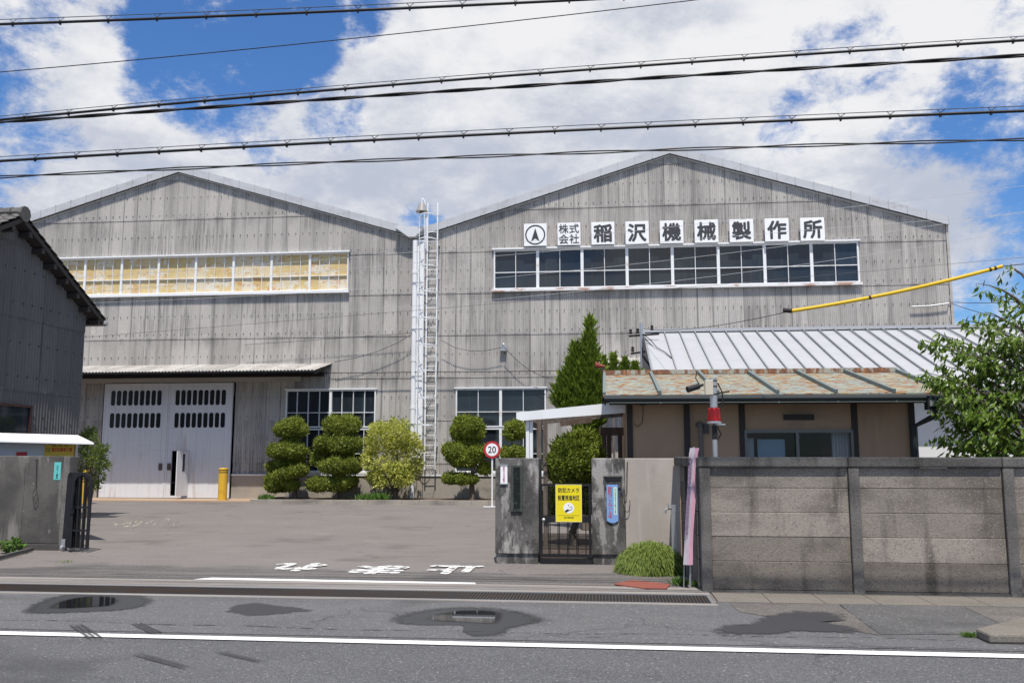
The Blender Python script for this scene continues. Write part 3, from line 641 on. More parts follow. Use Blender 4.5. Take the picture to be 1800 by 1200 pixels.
# canopy over the doors
cx1 = at(584, 640, YF).x; cx0 = XV-2*HL+.3; cz1, cz0 = at(584, 637, YF).z, at(553, 650, 31).z
cn = MB(); n = int((cx1-cx0)/.02)
for i in range(n):
    a, b = cx0+i*.02, cx0+(i+1)*.02; da, db = .02*math.sin(a*2*math.pi/.13), .02*math.sin(b*2*math.pi/.13)
    for k in range(2):
        ya, yb = 31+k, 32+k; za, zb_ = cz0+(cz1-cz0)*k/2, cz0+(cz1-cz0)*(k+1)/2; o = .02*k
        cn.quad((a, ya, za+da-o), (b, ya, za+db-o), (b, yb+.05, zb_+db-o), (a, yb+.05, zb_+da-o))
cno = cn.build('canopy', m_slate, hl)
cb = MB(); cb.box(cx0, cx1-.05, 31.02, 31.09, cz0-.07, cz0-.03); cb.box(cx0, cx1-.05, 32.0, 32.07, cz0+.05, cz0+.16)
for k in range(9):
    xx = cx1-.08-k*1.9; cb.bar((xx, 31.1, cz0-.10), (xx, YF-.05, cz1-.14), .06, .08)
cb.prism([Vector((cx0, 31.1, cz0-.045)), Vector((cx1-.03, 31.1, cz0-.045)), Vector((cx1-.03, YF-.03, cz1-.07)), Vector((cx0, YF-.03, cz1-.07))], (0, 0, .012)); cb.build('canopy_frame', m_black, cno)  # black soffit sheet: the shade under the canopy put into its colour
cb = MB(); cb.box(cx0, cx1-.3, YF-.3, YF-.04, dzt+.19, cz0+.1); cb.build('canopy_shade_block', m_black, cno)  # added black block, painted shade in the gap above the door rail
# --- right hall
zt2, zb2 = .5*(at(868, 438, YF).z+at(1508, 427, YF).z), .5*(at(868, 510, YF).z+at(1508, 496, YF).z)
rx0, rx1 = at(868, 470, YF).x, at(1510, 465, YF).x; pw2 = (rx1-rx0)/8
qx0, qx1 = at(801, 750, YF).x, at(960, 750, YF).x
holesR = [(rx0, rx1, zb2, zt2), (qx0, qx1, lzb, lzt)]
hr = hall('factory_hall', 'right grey corrugated factory hall with dark upper windows under white sign boards', XV+HR, HR, 13.15, holesR, .308)
for k in range(8): window(hr, rx0+k*pw2, rx0+(k+1)*pw2, zb2, zt2, 2, [(zb2+(zt2-zb2)*.43, .03)], m_glass, m_whiteframe, fw=.055)
s = MB(); s.box(rx0-.06, rx1+.06, YF-.16, YF-.02, zb2-.10, zb2-.004); s.build('window_sill', m_sill, hr)
s = MB(); s.box(rx0-.06, rx1+.06, YF-.13, YF-.02, zt2+.004, zt2+.06); s.build('window_head', m_white, hr)
tall_window(hr, qx0, qx1, 2)
bs = MB(); bs.box(XV+.01, XV+2*HR, YF-.07, YF+.1, -.05, .93); bs.build('concrete_base', m_conc_base, hr)
bs = MB(); bs.box(XV+.01, XV+2*HR, YF-.11, YF-.074, .90, .955); bs.build('base_flashing', m_white, hr)
cb = MB(); xx = XV+2*HR+.02
cb.box(xx, xx+.09, YF-.05, YF+.12, 0, 10.1); cb.build('corner_flashing', m_pale, hr)
a = at(1045, 640, YF).x; b = at(1185, 640, YF).x; z0, z1 = at(1090, 637, 31.6).z, at(1090, 628, YF).z
lt = MB(); n = int((b-a)/.025)
for i in range(n):
    p, q = a+i*.025, a+(i+1)*.025; dp, dq = .03*math.sin(p*2*math.pi/.2), .03*math.sin(q*2*math.pi/.2)
    lt.quad((p, 31.6, z0+dp), (q, 31.6, z0+dq), (q, YF, z1+dq), (p, YF, z1+dp))
lto = lt.build('side_canopy', m_slate, hr); lt = MB(); lt.box(a, b, 31.62, 31.7, z0-.16, z0-.05); lt.build('canopy_frame', m_pale, lto)

# valley funnel, box and downpipe
dp = thing('downpipe', 'tall white drainpipe and duct under the valley between the halls', 'drainpipe', (XV, YF-.2, 0))
px = at(731.5, 500, YF).x; px2 = at(739.5, 500, YF).x
q = MB(); q.tube([(px, YF-.26, 9.9), (px, YF-.26, .02)], .095, 14)
for z in (8.6, 6.9, 5.2, 3.4, 1.6): q.tube([(px, YF-.26, z), (px, YF-.26, z+.12)], .107, 14)
q.build('pipe', m_white, dp, smooth=False)
q = MB(); q.box(px2-.12, px2+.14, YF-.17, YF-.03, .95, 9.95); q.build('duct', m_white, dp)
q = MB()
for z in (8.2, 6.4, 4.6, 2.8): q.box(px-.13, px2+.17, YF-.37, YF-.36, z, z+.05); q.box(px-.13, px-.12, YF-.36, YF-.03, z, z+.05)
q.each('bracket', m_galv, dp, 2)
fz = at(728, 403, YF).z; fx = at(728, 403, YF).x
q = MB(); q.add([(fx-.68, YF-.42, fz), (fx+.52, YF-.42, fz), (fx+.52, YF-.03, fz), (fx-.68, YF-.03, fz), (fx-.15, YF-.36, fz-.38), (fx+.12, YF-.36, fz-.38), (fx+.12, YF-.06, fz-.38), (fx-.15, YF-.06, fz-.38)],
              [(4, 5, 1, 0), (5, 6, 2, 1), (6, 7, 3, 2), (7, 4, 0, 3), (7, 6, 5, 4), (0, 1, 2, 3)]); q.build('rain_head', m_white, dp)

# ladder with safety hoops
la = at(754.5, 480, YF).x; lb = at(772, 480, YF).x; ly = YF-.42; ztopL = at(775, 356, ly).z; zbotL = at(760, 825, ly).z
ld = thing('wall_ladder', 'white steel ladder with safety hoops climbing to the roof valley', 'ladder', (la, ly, zbotL))
for xx in (la, lb):
    q = MB(); q.box(xx-.025, xx+.025, ly-.012, ly+.012, zbotL, ztopL); q.build('rail', m_white, ld)
nr = int((ztopL-.9-zbotL)/.37); q = MB()
for k in range(nr): z = zbotL+.15+k*.37; q.tube([(la+.02, ly, z), (lb-.02, ly, z)], .013, 6)
q.build('rungs', m_white, ld)
hz0, hz1 = at(765, 785, ly).z, at(765, 383, ly).z; cxm = (la+lb)/2
hoopz = [at(760, y, ly).z for y in (382, 424, 471, 516, 562, 608, 653, 700, 747, 795)]
for z in hoopz:
    q = MB(); pts = [(lb+.03, ly+.0, z)]
    for a in range(0, 181, 20): pts.append((cxm-.12+.42*math.cos(math.radians(a))*.85, ly-.1-.55*math.sin(math.radians(a)), z))
    pts.append((la-.02, ly, z))
    for (p, s_) in zip(pts[:-1], pts[1:]): q.bar(p, s_, .01, .04)
    q.build('hoop', m_white, ld)
for ang in (100, 165):
    a = math.radians(ang); q = MB(); xx, yy = cxm-.12+.42*math.cos(a)*.85, ly-.1-.55*math.sin(a)+.012
    q.box(xx-.012, xx+.012, yy-.006, yy+.006, hoopz[-1], hoopz[0]); q.build('cage_strip', m_white, ld)
q = MB()
for z in (2, 3.6, 5.2, 6.8, 8.4, 9.7):
    for xx in (la, lb): q.box(xx-.02, xx+.02, ly+.012, YF+.02, z, z+.04)
q.each('wall_bracket', m_white, ld)
# bell lamp on the ladder top
bz = at(742, 366, ly).z; bx = at(742, 366, ly).x
bl = thing('bell_lamp', 'grey bell-shaped lamp on a curved arm above the ladder', 'lamp', (la, ly-.05, at(752, 398, ly).z))
q = MB(); q.tube([(la-.05, ly-.05, at(752, 440, ly).z), (la-.05, ly-.05, at(752, 375, ly).z), (la-.12, ly-.05, bz+.28), (la-.22, ly-.05, bz+.38), (bx, ly-.05, bz+.36), (bx, ly-.05, bz+.15)], .022, 8); q.build('arm', m_white, bl)
q = MB(); q.lathe((bx, ly-.05, bz-.17), [(.235, 0), (.225, .03), (.135, .30), (.115, .35), (.04, .39)], 20); q.build('shade', M('dull_lamp_metal', (.30, .29, .275), .45), bl, smooth=True)
q = MB(); q.lathe((bx, ly-.05, bz-.21), [(.08, 0), (.09, .03), (.05, .06)], 12); q.tube([(bx+.02, ly-.05, bz-.2), (bx+.02, ly-.05, bz-.62)], .006, 4); q.build('clapper', m_black, bl)

# company sign boards
SB = [(941, 413, '@'), (1001.5, 411.5, '株式会社'), (1062, 410.5, '稲'), (1123.5, 410, '沢'), (1185, 409, '機'), (1246.5, 408, '械'), (1308, 407.5, '製'), (1369, 406.5, '作'), (1428, 406, '所')]
LB = {'@': 'white square board with a black arrow in a ring, first of the sign row', '株式会社': 'white square board with four small characters 株式会社 in two rows'}
z_s = sum(at(x, y, YF).z for x, y, _ in SB)/9; xs = [at(x, y, YF-.2).x for x, y, _ in SB]
sx0, sx1 = xs[0], xs[-1]
for k, (x, y, ch) in enumerate(SB):
    cx = sx0+(sx1-sx0)*k/8; hw = .435; z_ = .5*at(x, y, YF-.2).z+.5*z_s; yb = YF-.24
    sg = thing('sign_board', LB.get(ch, 'white square board with the bold black character %s above the windows' % ch), 'sign', (cx, yb, z_-hw), 'company name boards on the right hall')
    q = MB(); q.box(cx-hw, cx+hw, yb, yb+.06, z_-hw, z_+hw)
    q.build('board', m_signwhite, sg, bevel=.008)
    q = MB()
    for zz_ in (z_-.25, z_+.25):
        for xx in (cx-.3, cx+.3): q.box(xx-.02, xx+.02, yb+.06, YF-.0, zz_-.02, zz_+.02)
    q.each('bracket', m_galv, sg)
    if ch == '@':
        q = MB(); n = 40
        for i in range(n):
            a, b = 2*math.pi*i/n, 2*math.pi*(i+1)/n; P = lambda r, t: Vector((cx+r*math.cos(t), yb-.008, z_+r*math.sin(t)))
            q.prism([P(.335, a), P(.385, a), P(.385, b), P(.335, b)][::-1], (0, .007, 0))
        for tri in ([(0, .28), (-.16, -.235), (0, -.12)], [(0, .28), (0, -.12), (.16, -.235)]):
            q.prism([Vector((cx+p[0], yb-.008, z_+p[1]-.02)) for p in tri], (0, .007, 0))
        q.build('emblem', m_inkgrey, sg)
    elif len(ch) == 4:
        for i, c1 in enumerate(ch): text(c1, 1, m_inkgrey, 'lettering', sg, (cx+(-.2, .2)[i % 2], yb-.002, z_+(.2, -.2)[i//2]), .365, .365, depth=.006, bold=.014)
    else:
        text(ch, 1, m_inkgrey, 'lettering', sg, (cx, yb-.002, z_), .70, .70, depth=.008, bold=.032)

# insulator bracket on the right hall's wall
ip = at(885, 612, YF-.15)
q = MB(); q.box(ip.x-.12, ip.x+.12, ip.y-.05, YF, ip.z-.1, ip.z+.1); q.lathe((ip.x, ip.y-.02, ip.z+.1), [(.05, 0), (.06, .04), (.03, .09)], 10)
q.build('wall_insulator', m_galv, label='small metal insulator bracket on right hall wall', cat='bracket')

# ------------------------------------------------------------------ old dark building on the left
XB = -14.0
ohx = XB+.32; ap, ev = atx(45, 367, ohx), atx(186, 552, ohx)     # rake of the roof: ridge and eave corner
sl_ = (ap.z-ev.z)/(ev.y-ap.y); yA = ap.y; zA = ap.z-.30; yE = ev.y-.45; zE = zA-sl_*(yE-yA)
ob = thing('old_workshop', 'dark corrugated gabled workshop with tiled roof left of the yard', 'workshop', (XB-4, yA, 0))
topb = lambda u: zA-sl_*abs(u-yA)-.05
rowsB = [-.2, 1.5, 3.25, 5.0, 6.75, 8.5, 10.2]
side = lambda u, z, o: (XB+o, u, z)
y0 = 2*yA-yE
w = MB(); corrugate(w, y0, yE, topb, rowsB, [(18.0, 18.9, 1.5, 3.2)] and [], side, pitch=.115, amp=.019); bolts(w, y0, yE, [z+o for z in rowsB for o in (.3, 1.1)], topb, [], side, .36)
w.v = w.v; w.build('wall', [m_slate_dark, m_bolt], ob)
b = MB(); b.quad((XB, yE, 0), (XB-12, yE, 0), (XB-12, yE, topb(yE)), (XB, yE, topb(yE))); b.quad((XB, y0, 0), (XB, y0, topb(y0)), (XB-12, y0, topb(y0)), (XB-12, y0, 0)); b.build('side_walls', m_slate_dark, ob)
r = MB()
for sy in (-1, 1):
    L = (yE-yA)+.42
    n = 14
    for k in range(n):
        a, c = L*k/n, L*(k+1)/n+.05
        za, zc = zA+.16-sl_*a+.0, zA+.16-sl_*c+.035
        for i in range(44):
            x1_ = ohx-i*.28; x0_ = x1_-.275
            r.add([(x0_, yA+sy*a, za), (x1_, yA+sy*a, za), (x1_, yA+sy*c, zc), (x0_, yA+sy*c, zc), ((x0_+x1_)/2, yA+sy*a, za+.05), ((x0_+x1_)/2, yA+sy*c, zc+.05),
                   (x0_, yA+sy*c, zc-.06), (x1_, yA+sy*c, zc-.06)],
                  [(0, 4, 5, 3), (4, 1, 2, 5), (3, 5, 2, 7, 6)], 0)
    r.add([(ohx-.02, yA, zA+.1), (ohx-.02, yA+sy*L, zA+.1-sl_*L), (XB-12, yA+sy*L, zA+.1-sl_*L), (XB-12, yA, zA+.1), (ohx-.02, yA, zA-.02), (ohx-.02, yA+sy*L, zA-.02-sl_*L), (XB-12, yA+sy*L, zA-.02-sl_*L), (XB-12, yA, zA-.02)],
          [(0, 1, 2, 3), (7, 6, 5, 4), (0, 4, 5, 1), (1, 5, 6, 2)], 1)
    for k in range(7):
        yy = yA+sy*(L*(k+.6)/7); r.box(XB-.05, ohx-.03, yy-.06, yy+.06, zA-.16-sl_*abs(yy-yA), zA-.03-sl_*abs(yy-yA), 1)
for i in range(40): r.tube([(ohx-i*.3, yA, zA+.20), (ohx-i*.3-.29, yA, zA+.20)], [.15, .135], 8)
r.tube([(ohx+.02, yA, zA+.17), (ohx-.06, yA, zA+.17)], .19, 10)
r.build('roof', [m_tile, m_darkwood], ob)
g = MB(); gy = yA+(yE-yA)+.45; gz = zA+.02-sl_*(yE-yA+.45)
g.tube([(ohx+.05, gy, gz), (XB-11, gy, gz)], .06, 8); g.build('gutter', m_galv, ob)
# window of the workshop
wa, wb = atx(2, 745, XB), atx(50, 740, XB); wz0, wz1 = .9, atx(48, 712, XB).z
f = MB(); f.box(XB, XB+.09, wa.y-1.2, wb.y, wz1-.06, wz1); f.box(XB, XB+.09, wb.y-.07, wb.y, wz0, wz1-.06); f.box(XB, XB+.09, wa.y-.3, wa.y-.24, wz0, wz1-.06); f.box(XB, XB+.09, wa.y-1.2, wb.y, wz0-.07, wz0)
f.box(XB, XB+.08, wa.y-.24, wb.y-.07, wz1-.75, wz1-.71)
fo = f.build('window', M('red_brown_frame', (.05, .022, .02), .6), ob); f = MB(); f.box(XB, XB+.05, wa.y-1.2, wb.y-.07, wz0, wz1-.06); f.build('pane', m_glass, fo)

# ------------------------------------------------------------------ boundary wall of stacked concrete planks (right)
W_Y = 11.40
fw_ = thing('concrete_fence', 'stained precast concrete plank fence with posts and coping along the pavement', 'fence', (1.15, W_Y, 0))
FT = at(1500, 803, W_Y).z; ct = FT-.13
post0 = 1.15; psp = 1.81; PX_ = [post0+i*psp for i in range(6)]
for i, xx in enumerate(PX_):
    q = MB(); q.box(xx, xx+.13, W_Y-.024, W_Y+.12, -.02, ct); q.build('post', m_post, fw_, bevel=.012)
for i in range(5):
    xa, xb = PX_[i]+.13, PX_[i+1]; zt_ = ct-.002
    zs = [at(1498, y, W_Y).z for y in (858, 901.5, 944.5, 988.5)]
    lv = [ct]+zs+[.03]
    for k in range(5):
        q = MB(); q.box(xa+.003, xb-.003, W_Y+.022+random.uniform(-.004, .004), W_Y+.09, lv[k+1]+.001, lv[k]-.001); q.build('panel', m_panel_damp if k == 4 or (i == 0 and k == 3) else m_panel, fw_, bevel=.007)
    q = MB(); q.box(xa+.003, xb-.003, W_Y+.0, W_Y+.12, -.02, .028); q.build('plinth', m_post, fw_)
for i in range(5):
    xa = PX_[i]-(.02 if i == 0 else 0); q = MB(); q.box(xa, PX_[i+1]-.004, W_Y-.036, W_Y+.17, ct+.002, FT+random.uniform(-.004, .004)); q.build('coping', m_coping, fw_, bevel=.018)
# the fence turns back to the gate pier
RX = 1.10
for k in range(5):
    q = MB(); q.box(RX+.02, RX+.07, W_Y+.125, 13.98, lv[k+1]+.004, lv[k]-.004); q.build('panel', m_post, fw_, bevel=.006)
q = MB(); q.box(RX-.02, RX+.05+.05, 12.75, 12.89, -.02, ct); q.build('post', m_post, fw_, bevel=.01)
q = MB(); q.box(RX-.07, RX+.17, W_Y+.175, 14.02, ct+.002, FT); q.build('coping', m_coping, fw_, bevel=.018)

# ------------------------------------------------------------------ gate piers, gate, signs on them
GY = 14.05
def pier(x0, x1, name, label):
    t = thing(name, label, 'gate pier', ((x0+x1)/2, GY, 0)); zt_ = at((900), 805, GY).z
    q = MB(); q.box(x0, x1, GY, GY+.62, .14, zt_); q.build('shaft', m_pillar, t, bevel=.012)
    q = MB(); q.box(x0+.015, x1-.015, GY+.03, GY+.6, -.02, .138); q.build('plinth', m_pillar, t)
    return t, zt_
p1x0, p1x1 = at(870.5, 900, GY).x, at(947, 900, GY).x
p2x0, p2x1 = at(1040.5, 900, GY).x, at(1099, 900, GY).x
P1, pz = pier(p1x0, p1x1, 'gate_pier', 'blackened gate pier with dark name plate and small white notice')
P2, _ = pier(p2x0, p2x1, 'gate_pier', 'blotchy gate pier with letter slot and blue notice')
q = MB(); q.box(p2x1+.004, 1.118, GY+.02, GY+.16, -.02, pz); q.build('rendered_wall', m_render, bevel=.01, label='pale rendered wall between letter-slot pier and concrete fence', cat='wall')
# name plate
def plate_on(px0, px1, py0, py1, Y): a, b = at(px0, py0, Y), at(px1, py1, Y); return a.x, b.x, b.z, a.z
x0, x1, z0, z1 = plate_on(898.5, 919, 817, 899, GY)
t = thing('name_plate', 'dark bronze upright name plate with raised characters on blackened pier', 'name plate', ((x0+x1)/2, GY, z0))
q = MB(); q.box(x0, x1, GY-.03, GY-.001, z0, z1); q.build('plate', m_bronze, t, bevel=.006)
text('稲沢機械製作所', 1, m_bronze2, 'lettering', t, ((x0+x1)/2, GY-.031, (z0+z1)/2), (x1-x0)*.62, (z1-z0)*.92, depth=.014, bold=.02, vertical=True)
x0, x1, z0, z1 = plate_on(880, 892, 818, 849, GY)
t = thing('notice_plate', 'small white upright notice with red characters beside the name plate', 'notice', ((x0+x1)/2, GY, z0))
q = MB(); q.box(x0, x1, GY-.015, GY-.001, z0, z1); q.build('plate', m_signwhite, t)
q = MB(); q.box(x0-.01, x1+.01, GY-.022, GY-.001, z1+.001, z1+.018); q.box(x0-.01, x1+.01, GY-.022, GY-.001, z0-.018, z0-.001); q.build('holder', m_galv, t)
text('防犯カメラ作動中', 1, m_pinksilk, 'lettering', t, ((x0+x1)/2, GY-.0155, (z0+z1)/2), (x1-x0)*.32, (z1-z0)*.9, depth=.002, vertical=True)
# mailbox slot
x0, x1, z0, z1 = plate_on(1062, 1093, 838, 857, GY)
t = thing('letter_slot', 'grey hooded letter slot marked POST in the blotchy pier', 'letter box', ((x0+x1)/2, GY, z0))
q = MB(); q.box(x0, x1, GY-.02, GY-.001, z0, z1); q.box(x0-.012, x1+.012, GY-.055, GY-.001, z1+.001, z1+.018); q.box(x0, x0+.012, GY-.04, GY-.021, z0-.05, z1); q.box(x1-.012, x1, GY-.04, GY-.021, z0-.05, z1); q.build('hood', M('dull_steel', (.10, .095, .09), .6, metal=.4), t)
text('POST', 1, m_ink, 'lettering', t, ((x0+x1)/2, GY-.021, z0+(z1-z0)*.5), (x1-x0)*.7, (z1-z0)*.42, depth=.004, bold=.015)
# blue patrol notice
x0, x1, z0, z1 = plate_on(1066, 1087, 851, 917, GY); z0 += .02
t = thing('patrol_notice', 'blue upright notice with red characters below the letter slot', 'notice', ((x0+x1)/2, GY, z0))
q = MB(); n = 8; pts = [(x0, z1), (x0, z0)]+[(x0+(x1-x0)*i/n, z0-.035*math.sin(math.pi*i/n)) for i in range(1, n)]+[(x1, z0), (x1, z1)]
q.prism([Vector((a, GY-.024, b)) for a, b in pts], (0, .006, 0)); q.build('plate', m_blue, t)
q = MB(); q.box(x0+(x1-x0)*.62, x0+(x1-x0)*.9, GY-.027, GY-.0245, z0+.09, z1-.04); q.build('label_strip', M('pale_mint', (.62, .75, .66), .6), t)
text('防犯パトロール中', 1, m_red, 'lettering', t, (x0+(x1-x0)*.30, GY-.0245, (z0+z1)/2), (x1-x0)*.36, (z1-z0)*.88, depth=.002, vertical=True, bold=.02)
text('みんなで守ろう安心な町', 1, m_ink, 'small_lettering', t, (x0+(x1-x0)*.76, GY-.0275, (z0+z1)/2+.025), (x1-x0)*.14, (z1-z0)*.70, depth=.0015, vertical=True)
# hanging wire hooks
def hook(px, top, mid, bot, Y, label, pole=0):
    q = MB(); a = at(px, top, Y-.05); b = at(px-1, mid, Y-.05)
    q.tube([a+Vector((0, .05, 0)), a, a+Vector((0, -.05, -.01))], .008, 6)
    q.tube([a, b], .007, 6)
    L = a.z-at(px, bot, Y).z; h = b.z-at(px, bot, Y-.05).z; P = []
    for k in range(13):
        an = math.radians(95+k*24); P.append(Vector((b.x+.045*math.cos(an)-.0, b.y, b.z-h/2+h/2*math.sin(an))))
    q.tube(P, .006, 6)
    return q.build('wire_hook', m_darkwire, label=label, cat='hook')
m_darkwire = M('rusty_wire', (.05, .042, .036), .7)
hook(1103, 812, 869, 900, GY+.02, 'long rusty wire hook hanging on the pale rendered wall')
# steel gate
GX0, GX1 = p1x1+.012, p2x0-.012; gY = GY+.10; gz1, gz0 = at(1000, 850, gY).z, at(1000, 979, gY).z
t = thing('steel_gate', 'small black steel gate with thin bars between the gate piers', 'gate', ((GX0+GX1)/2, gY, 0))
q = MB(); q.box(GX0, GX1, gY-.02, gY+.02, gz1-.035, gz1); q.box(GX0, GX1, gY-.02, gY+.02, gz0, gz0+.05); zm = at(1000, 912, gY).z
q.box(GX0, GX0+.04, gY-.02, gY+.02, gz0+.05, gz1-.035); q.box(GX1-.04, GX1, gY-.02, gY+.02, gz0+.05, gz1-.035); q.box(GX0+.04, GX1-.04, gY-.016, gY+.016, zm-.05, zm+.05)
q.build('frame', m_blackm, t)
q = MB(); n = 10
for k in range(1, n):
    xx = GX0+.04+(GX1-GX0-.08)*k/n+(.025 if k % 2 else -.025)
    q.tube([(xx, gY, gz0+.05), (xx, gY, zm-.05)], .008, 6); q.tube([(xx, gY, zm+.05), (xx, gY, gz1-.035)], .008, 6)
q.build('bars', m_blackm, t)
q = MB(); q.lathe((GX0+.06, gY-.017, zm-.01), [(.022, 0), (.03, .02), (.026, .045), (.01, .055)], 12, axis=(0, -1, 0)); q.build('knob', m_galv, t)
q = MB(); q.box(GX0, GX1, GY+.04, GY+.3, -.03, .055); q.build('gate_threshold', m_blackm, label='dark step below the small black gate', cat='step')
# yellow camera notice
sy = gY-.035; x0, x1, z0, z1 = plate_on(976.5, 1023, 851, 917, sy)
t = thing('camera_notice', 'yellow security camera notice with black characters hung on small gate', 'notice', ((x0+x1)/2, sy, z0))
q = MB(); q.box(x0, x1, sy, sy+.008, z0, z1); q.build('plate', m_yellowsign, t)
q = MB(); e = .006
for a in ((x0, x1, z1-e, z1), (x0, x1, z0, z0+e), (x0, x0+e, z0+e, z1-e), (x1-e, x1, z0+e, z1-e)): q.box(a[0], a[1], sy-.002, sy-.0002, a[2], a[3])
q.build('edge', M('sign_edge', (.82, .74, .5), .5), t)
w_, h_ = x1-x0, z1-z0; cx = (x0+x1)/2
text('防犯カメラ', 1, m_ink, 'lettering', t, (cx, sy-.0003, z0+h_*.845), w_*.80, h_*.135, depth=.0016, bold=.022)
text('設置推進地区', 1, m_ink, 'lettering', t, (cx, sy-.0003, z0+h_*.645), w_*.83, h_*.145, depth=.0016, bold=.022)
text('稲沢警察署', 1, m_ink, 'small_lettering', t, (cx, sy-.0003, z0+h_*.115), w_*.38, h_*.038, depth=.0012)
q = MB(); q.box(x0+w_*.09, x1-w_*.09, sy-.0014, sy-.0003, z0+h_*.168, z0+h_*.174); q.build('rule', m_ink, t)
q = MB(); q.lathe((cx, sy-.0003, z0+h_*.37), [(w_*.205, 0), (w_*.205, .0014)], 28, axis=(0, -1, 0)); q.build('disc', m_signwhite, t)
q = MB(); zc = z0+h_*.37
q.obox((cx-.028, sy-.003, zc-.042), Vector((.026, 0, .014)), Vector((0, .001, 0)), Vector((-.009, 0, .014)))
q.tube([(cx-.002, sy-.003, zc-.03), (cx+.04, sy-.003, zc-.028), (cx+.055, sy-.003, zc-.005)], .0035, 4); q.tube([(cx+.055, sy-.003, zc-.005), (cx+.04, sy-.003, zc+.03), (cx+.012, sy-.003, zc+.005)], .003, 4)
q.tube([(cx-.012, sy-.003, zc+.058), (cx-.002, sy-.003, zc+.03), (cx+.008, sy-.003, zc+.058)], .0025, 4)
q.build('pictogram', m_ink, t)

# ------------------------------------------------------------------ left wall, folded gate, shelter
LY = 15.15; lz = at(60, 801, LY).z; lxr = at(108, 880, LY).x
q = MB(); q.box(-20, at(41, 880, LY).x-.006, LY, LY+.2, -.02, lz); q.box(at(41, 880, LY).x, lxr, LY-.006, LY+.2, .1, lz-.004)
q.box(at(50, 880, LY).x, lxr+.02, LY-.03, LY+.3, -.02, .096)
q.build('yard_wall', m_leftwall, bevel=.012, label='blackened concrete wall at left edge of the yard entrance', cat='wall')
q = MB(); q.box(lxr+.004, lxr+.13, LY-.02, LY+.22, -.02, lz-.01); q.build('gate_post', m_post, bevel=.01, label='grey concrete gate post at right end of blackened wall', cat='gate post')
hook(64, 808, 858, 885, LY, 'long wire hook hanging on the blackened left wall')
x0, x1, z0, z1 = plate_on(96.5, 106.5, 812, 843, LY)
t = thing('sticker', 'faded teal upright sticker on the blackened left wall', 'sticker', ((x0+x1)/2, LY, z0))
q = MB(); q.box(x0, x1, LY-.012, LY-.0065, z0, z1); q.build('plate', m_teal, t)
text('子ども110番の家', 1, m_ink, 'lettering', t, ((x0+x1)/2, LY-.0122, (z0+z1)/2-.02), (x1-x0)*.34, (z1-z0)*.72, depth=.0015, vertical=True)
# folded accordion gate
t = thing('folding_gate', 'black accordion gate folded against the left gate post', 'gate', (at(140, 965, 15).x, 15.0, 0))
ax = [at(x, 900, LY-.12).x for x in (118, 124, 131, 138, 143, 151)]
gz = at(140, 832, LY-.12).z
for k, cx in enumerate(ax):
    q = MB(); w = .07 if k < 4 else .12; yy = LY-.05-.045*k; dy = .10 if k < 4 else -.02
    if k == 5: w = .155
    P = []
    P.append(Vector((cx-w, yy, .06)))
    for a in range(180, -1, -18): P.append(Vector((cx+w*math.cos(math.radians(a)), yy-dy*math.cos(math.radians(a))*.4, gz-w+w*math.sin(math.radians(a)))))
    P.append(Vector((cx+w, yy, .06)))
    for a, b in zip(P[:-1], P[1:]): q.bar(a, b, .05, .035, up=(0, 1, 0))
    if k >= 4:
        for xx in (cx-w*.35, cx+w*.3): q.box(xx-.012, xx+.012, yy-.01, yy+.01, .06, gz-.03)
        for zz_ in (.35, .75): q.box(cx-w, cx+w, yy-.012, yy+.012, zz_, zz_+.03)
    else:
        for xx in (cx-w*.35, cx+w*.35): q.box(xx-.01, xx+.01, yy+.0, yy+.02, .06, gz-.04)
    q.build('fold', m_blackm, t)
q = MB()
for cx in (ax[0], ax[2], ax[4]): q.lathe((cx-.03, LY-.14, .05), [(.05, -.022), (.05, .022)], 12, axis=(1, 0, 0)); q.box(cx-.05, cx+.02, LY-.16, LY-.12, .06, .2)
q.each('castor', m_galv, t, 2)
q = MB(); xx = ax[4]-.05; q.tube([(xx, LY-.33, .75), (xx, LY-.33, .98)], .022, 8); q.box(xx-.06, xx+.03, LY-.32, LY-.29, .66, .8); q.build('latch', m_blackm, t)
# shelter with white roof behind the wall
t = thing('notice_shelter', 'white-roofed notice shelter behind the blackened left wall', 'shelter', (-11, 17, 0))
A, B, C_, D = at(-120, 771, 16.2), at(165, 778, 16.2), at(137, 764.5, 17.2), at(-120, 757, 17.2)
q = MB(); q.prism([A, B, C_, D], (0, 0, -.03)); q.build('roof', m_signwhite, t)
q = MB(); q.box(-17, at(80, 790, 16.6).x, 16.6, 16.64, .3, 2.0); q.build('panel', M('grey_white_panel', (.50, .52, .55), .6), t)
q = MB()
for x in (131,): xx = at(x, 800, 16.7).x; q.box(xx-.04, xx+.04, 16.66, 16.74, 0, at(131, 779, 16.7).z)
q.build('post', m_galv, t)
x0, x1, z0, z1 = plate_on(79, 128, 779, 803, 16.58)
q = MB(); q.box(x0, x1, 16.58, 16.595, z0-.5, z1-.03)
t = thing('workshop_sign', 'old yellow sign with red characters under the white shelter roof', 'sign', ((x0+x1)/2, 16.58, z0))
q = MB(); q.box(x0, x1, 16.575, 16.59, z0-.1, z1-.02); q.build('plate', m_yellowdirty, t)
text('C.C', 1, m_ink, 'emblem', t, (x0+(x1-x0)*.13, 16.574, z0+(z1-z0)*.52), (x1-x0)*.17, .075, depth=.002, bold=.03)
text('稲沢自動車工場', 1, m_red, 'lettering', t, (x0+(x1-x0)*.61, 16.574, z0+(z1-z0)*.55), (x1-x0)*.70, .085, depth=.002, bold=.02)
text('整備・点検・修理', 1, m_ink, 'small_lettering', t, (x0+(x1-x0)*.55, 16.574, z0+(z1-z0)*.83), (x1-x0)*.55, .03, depth=.002)
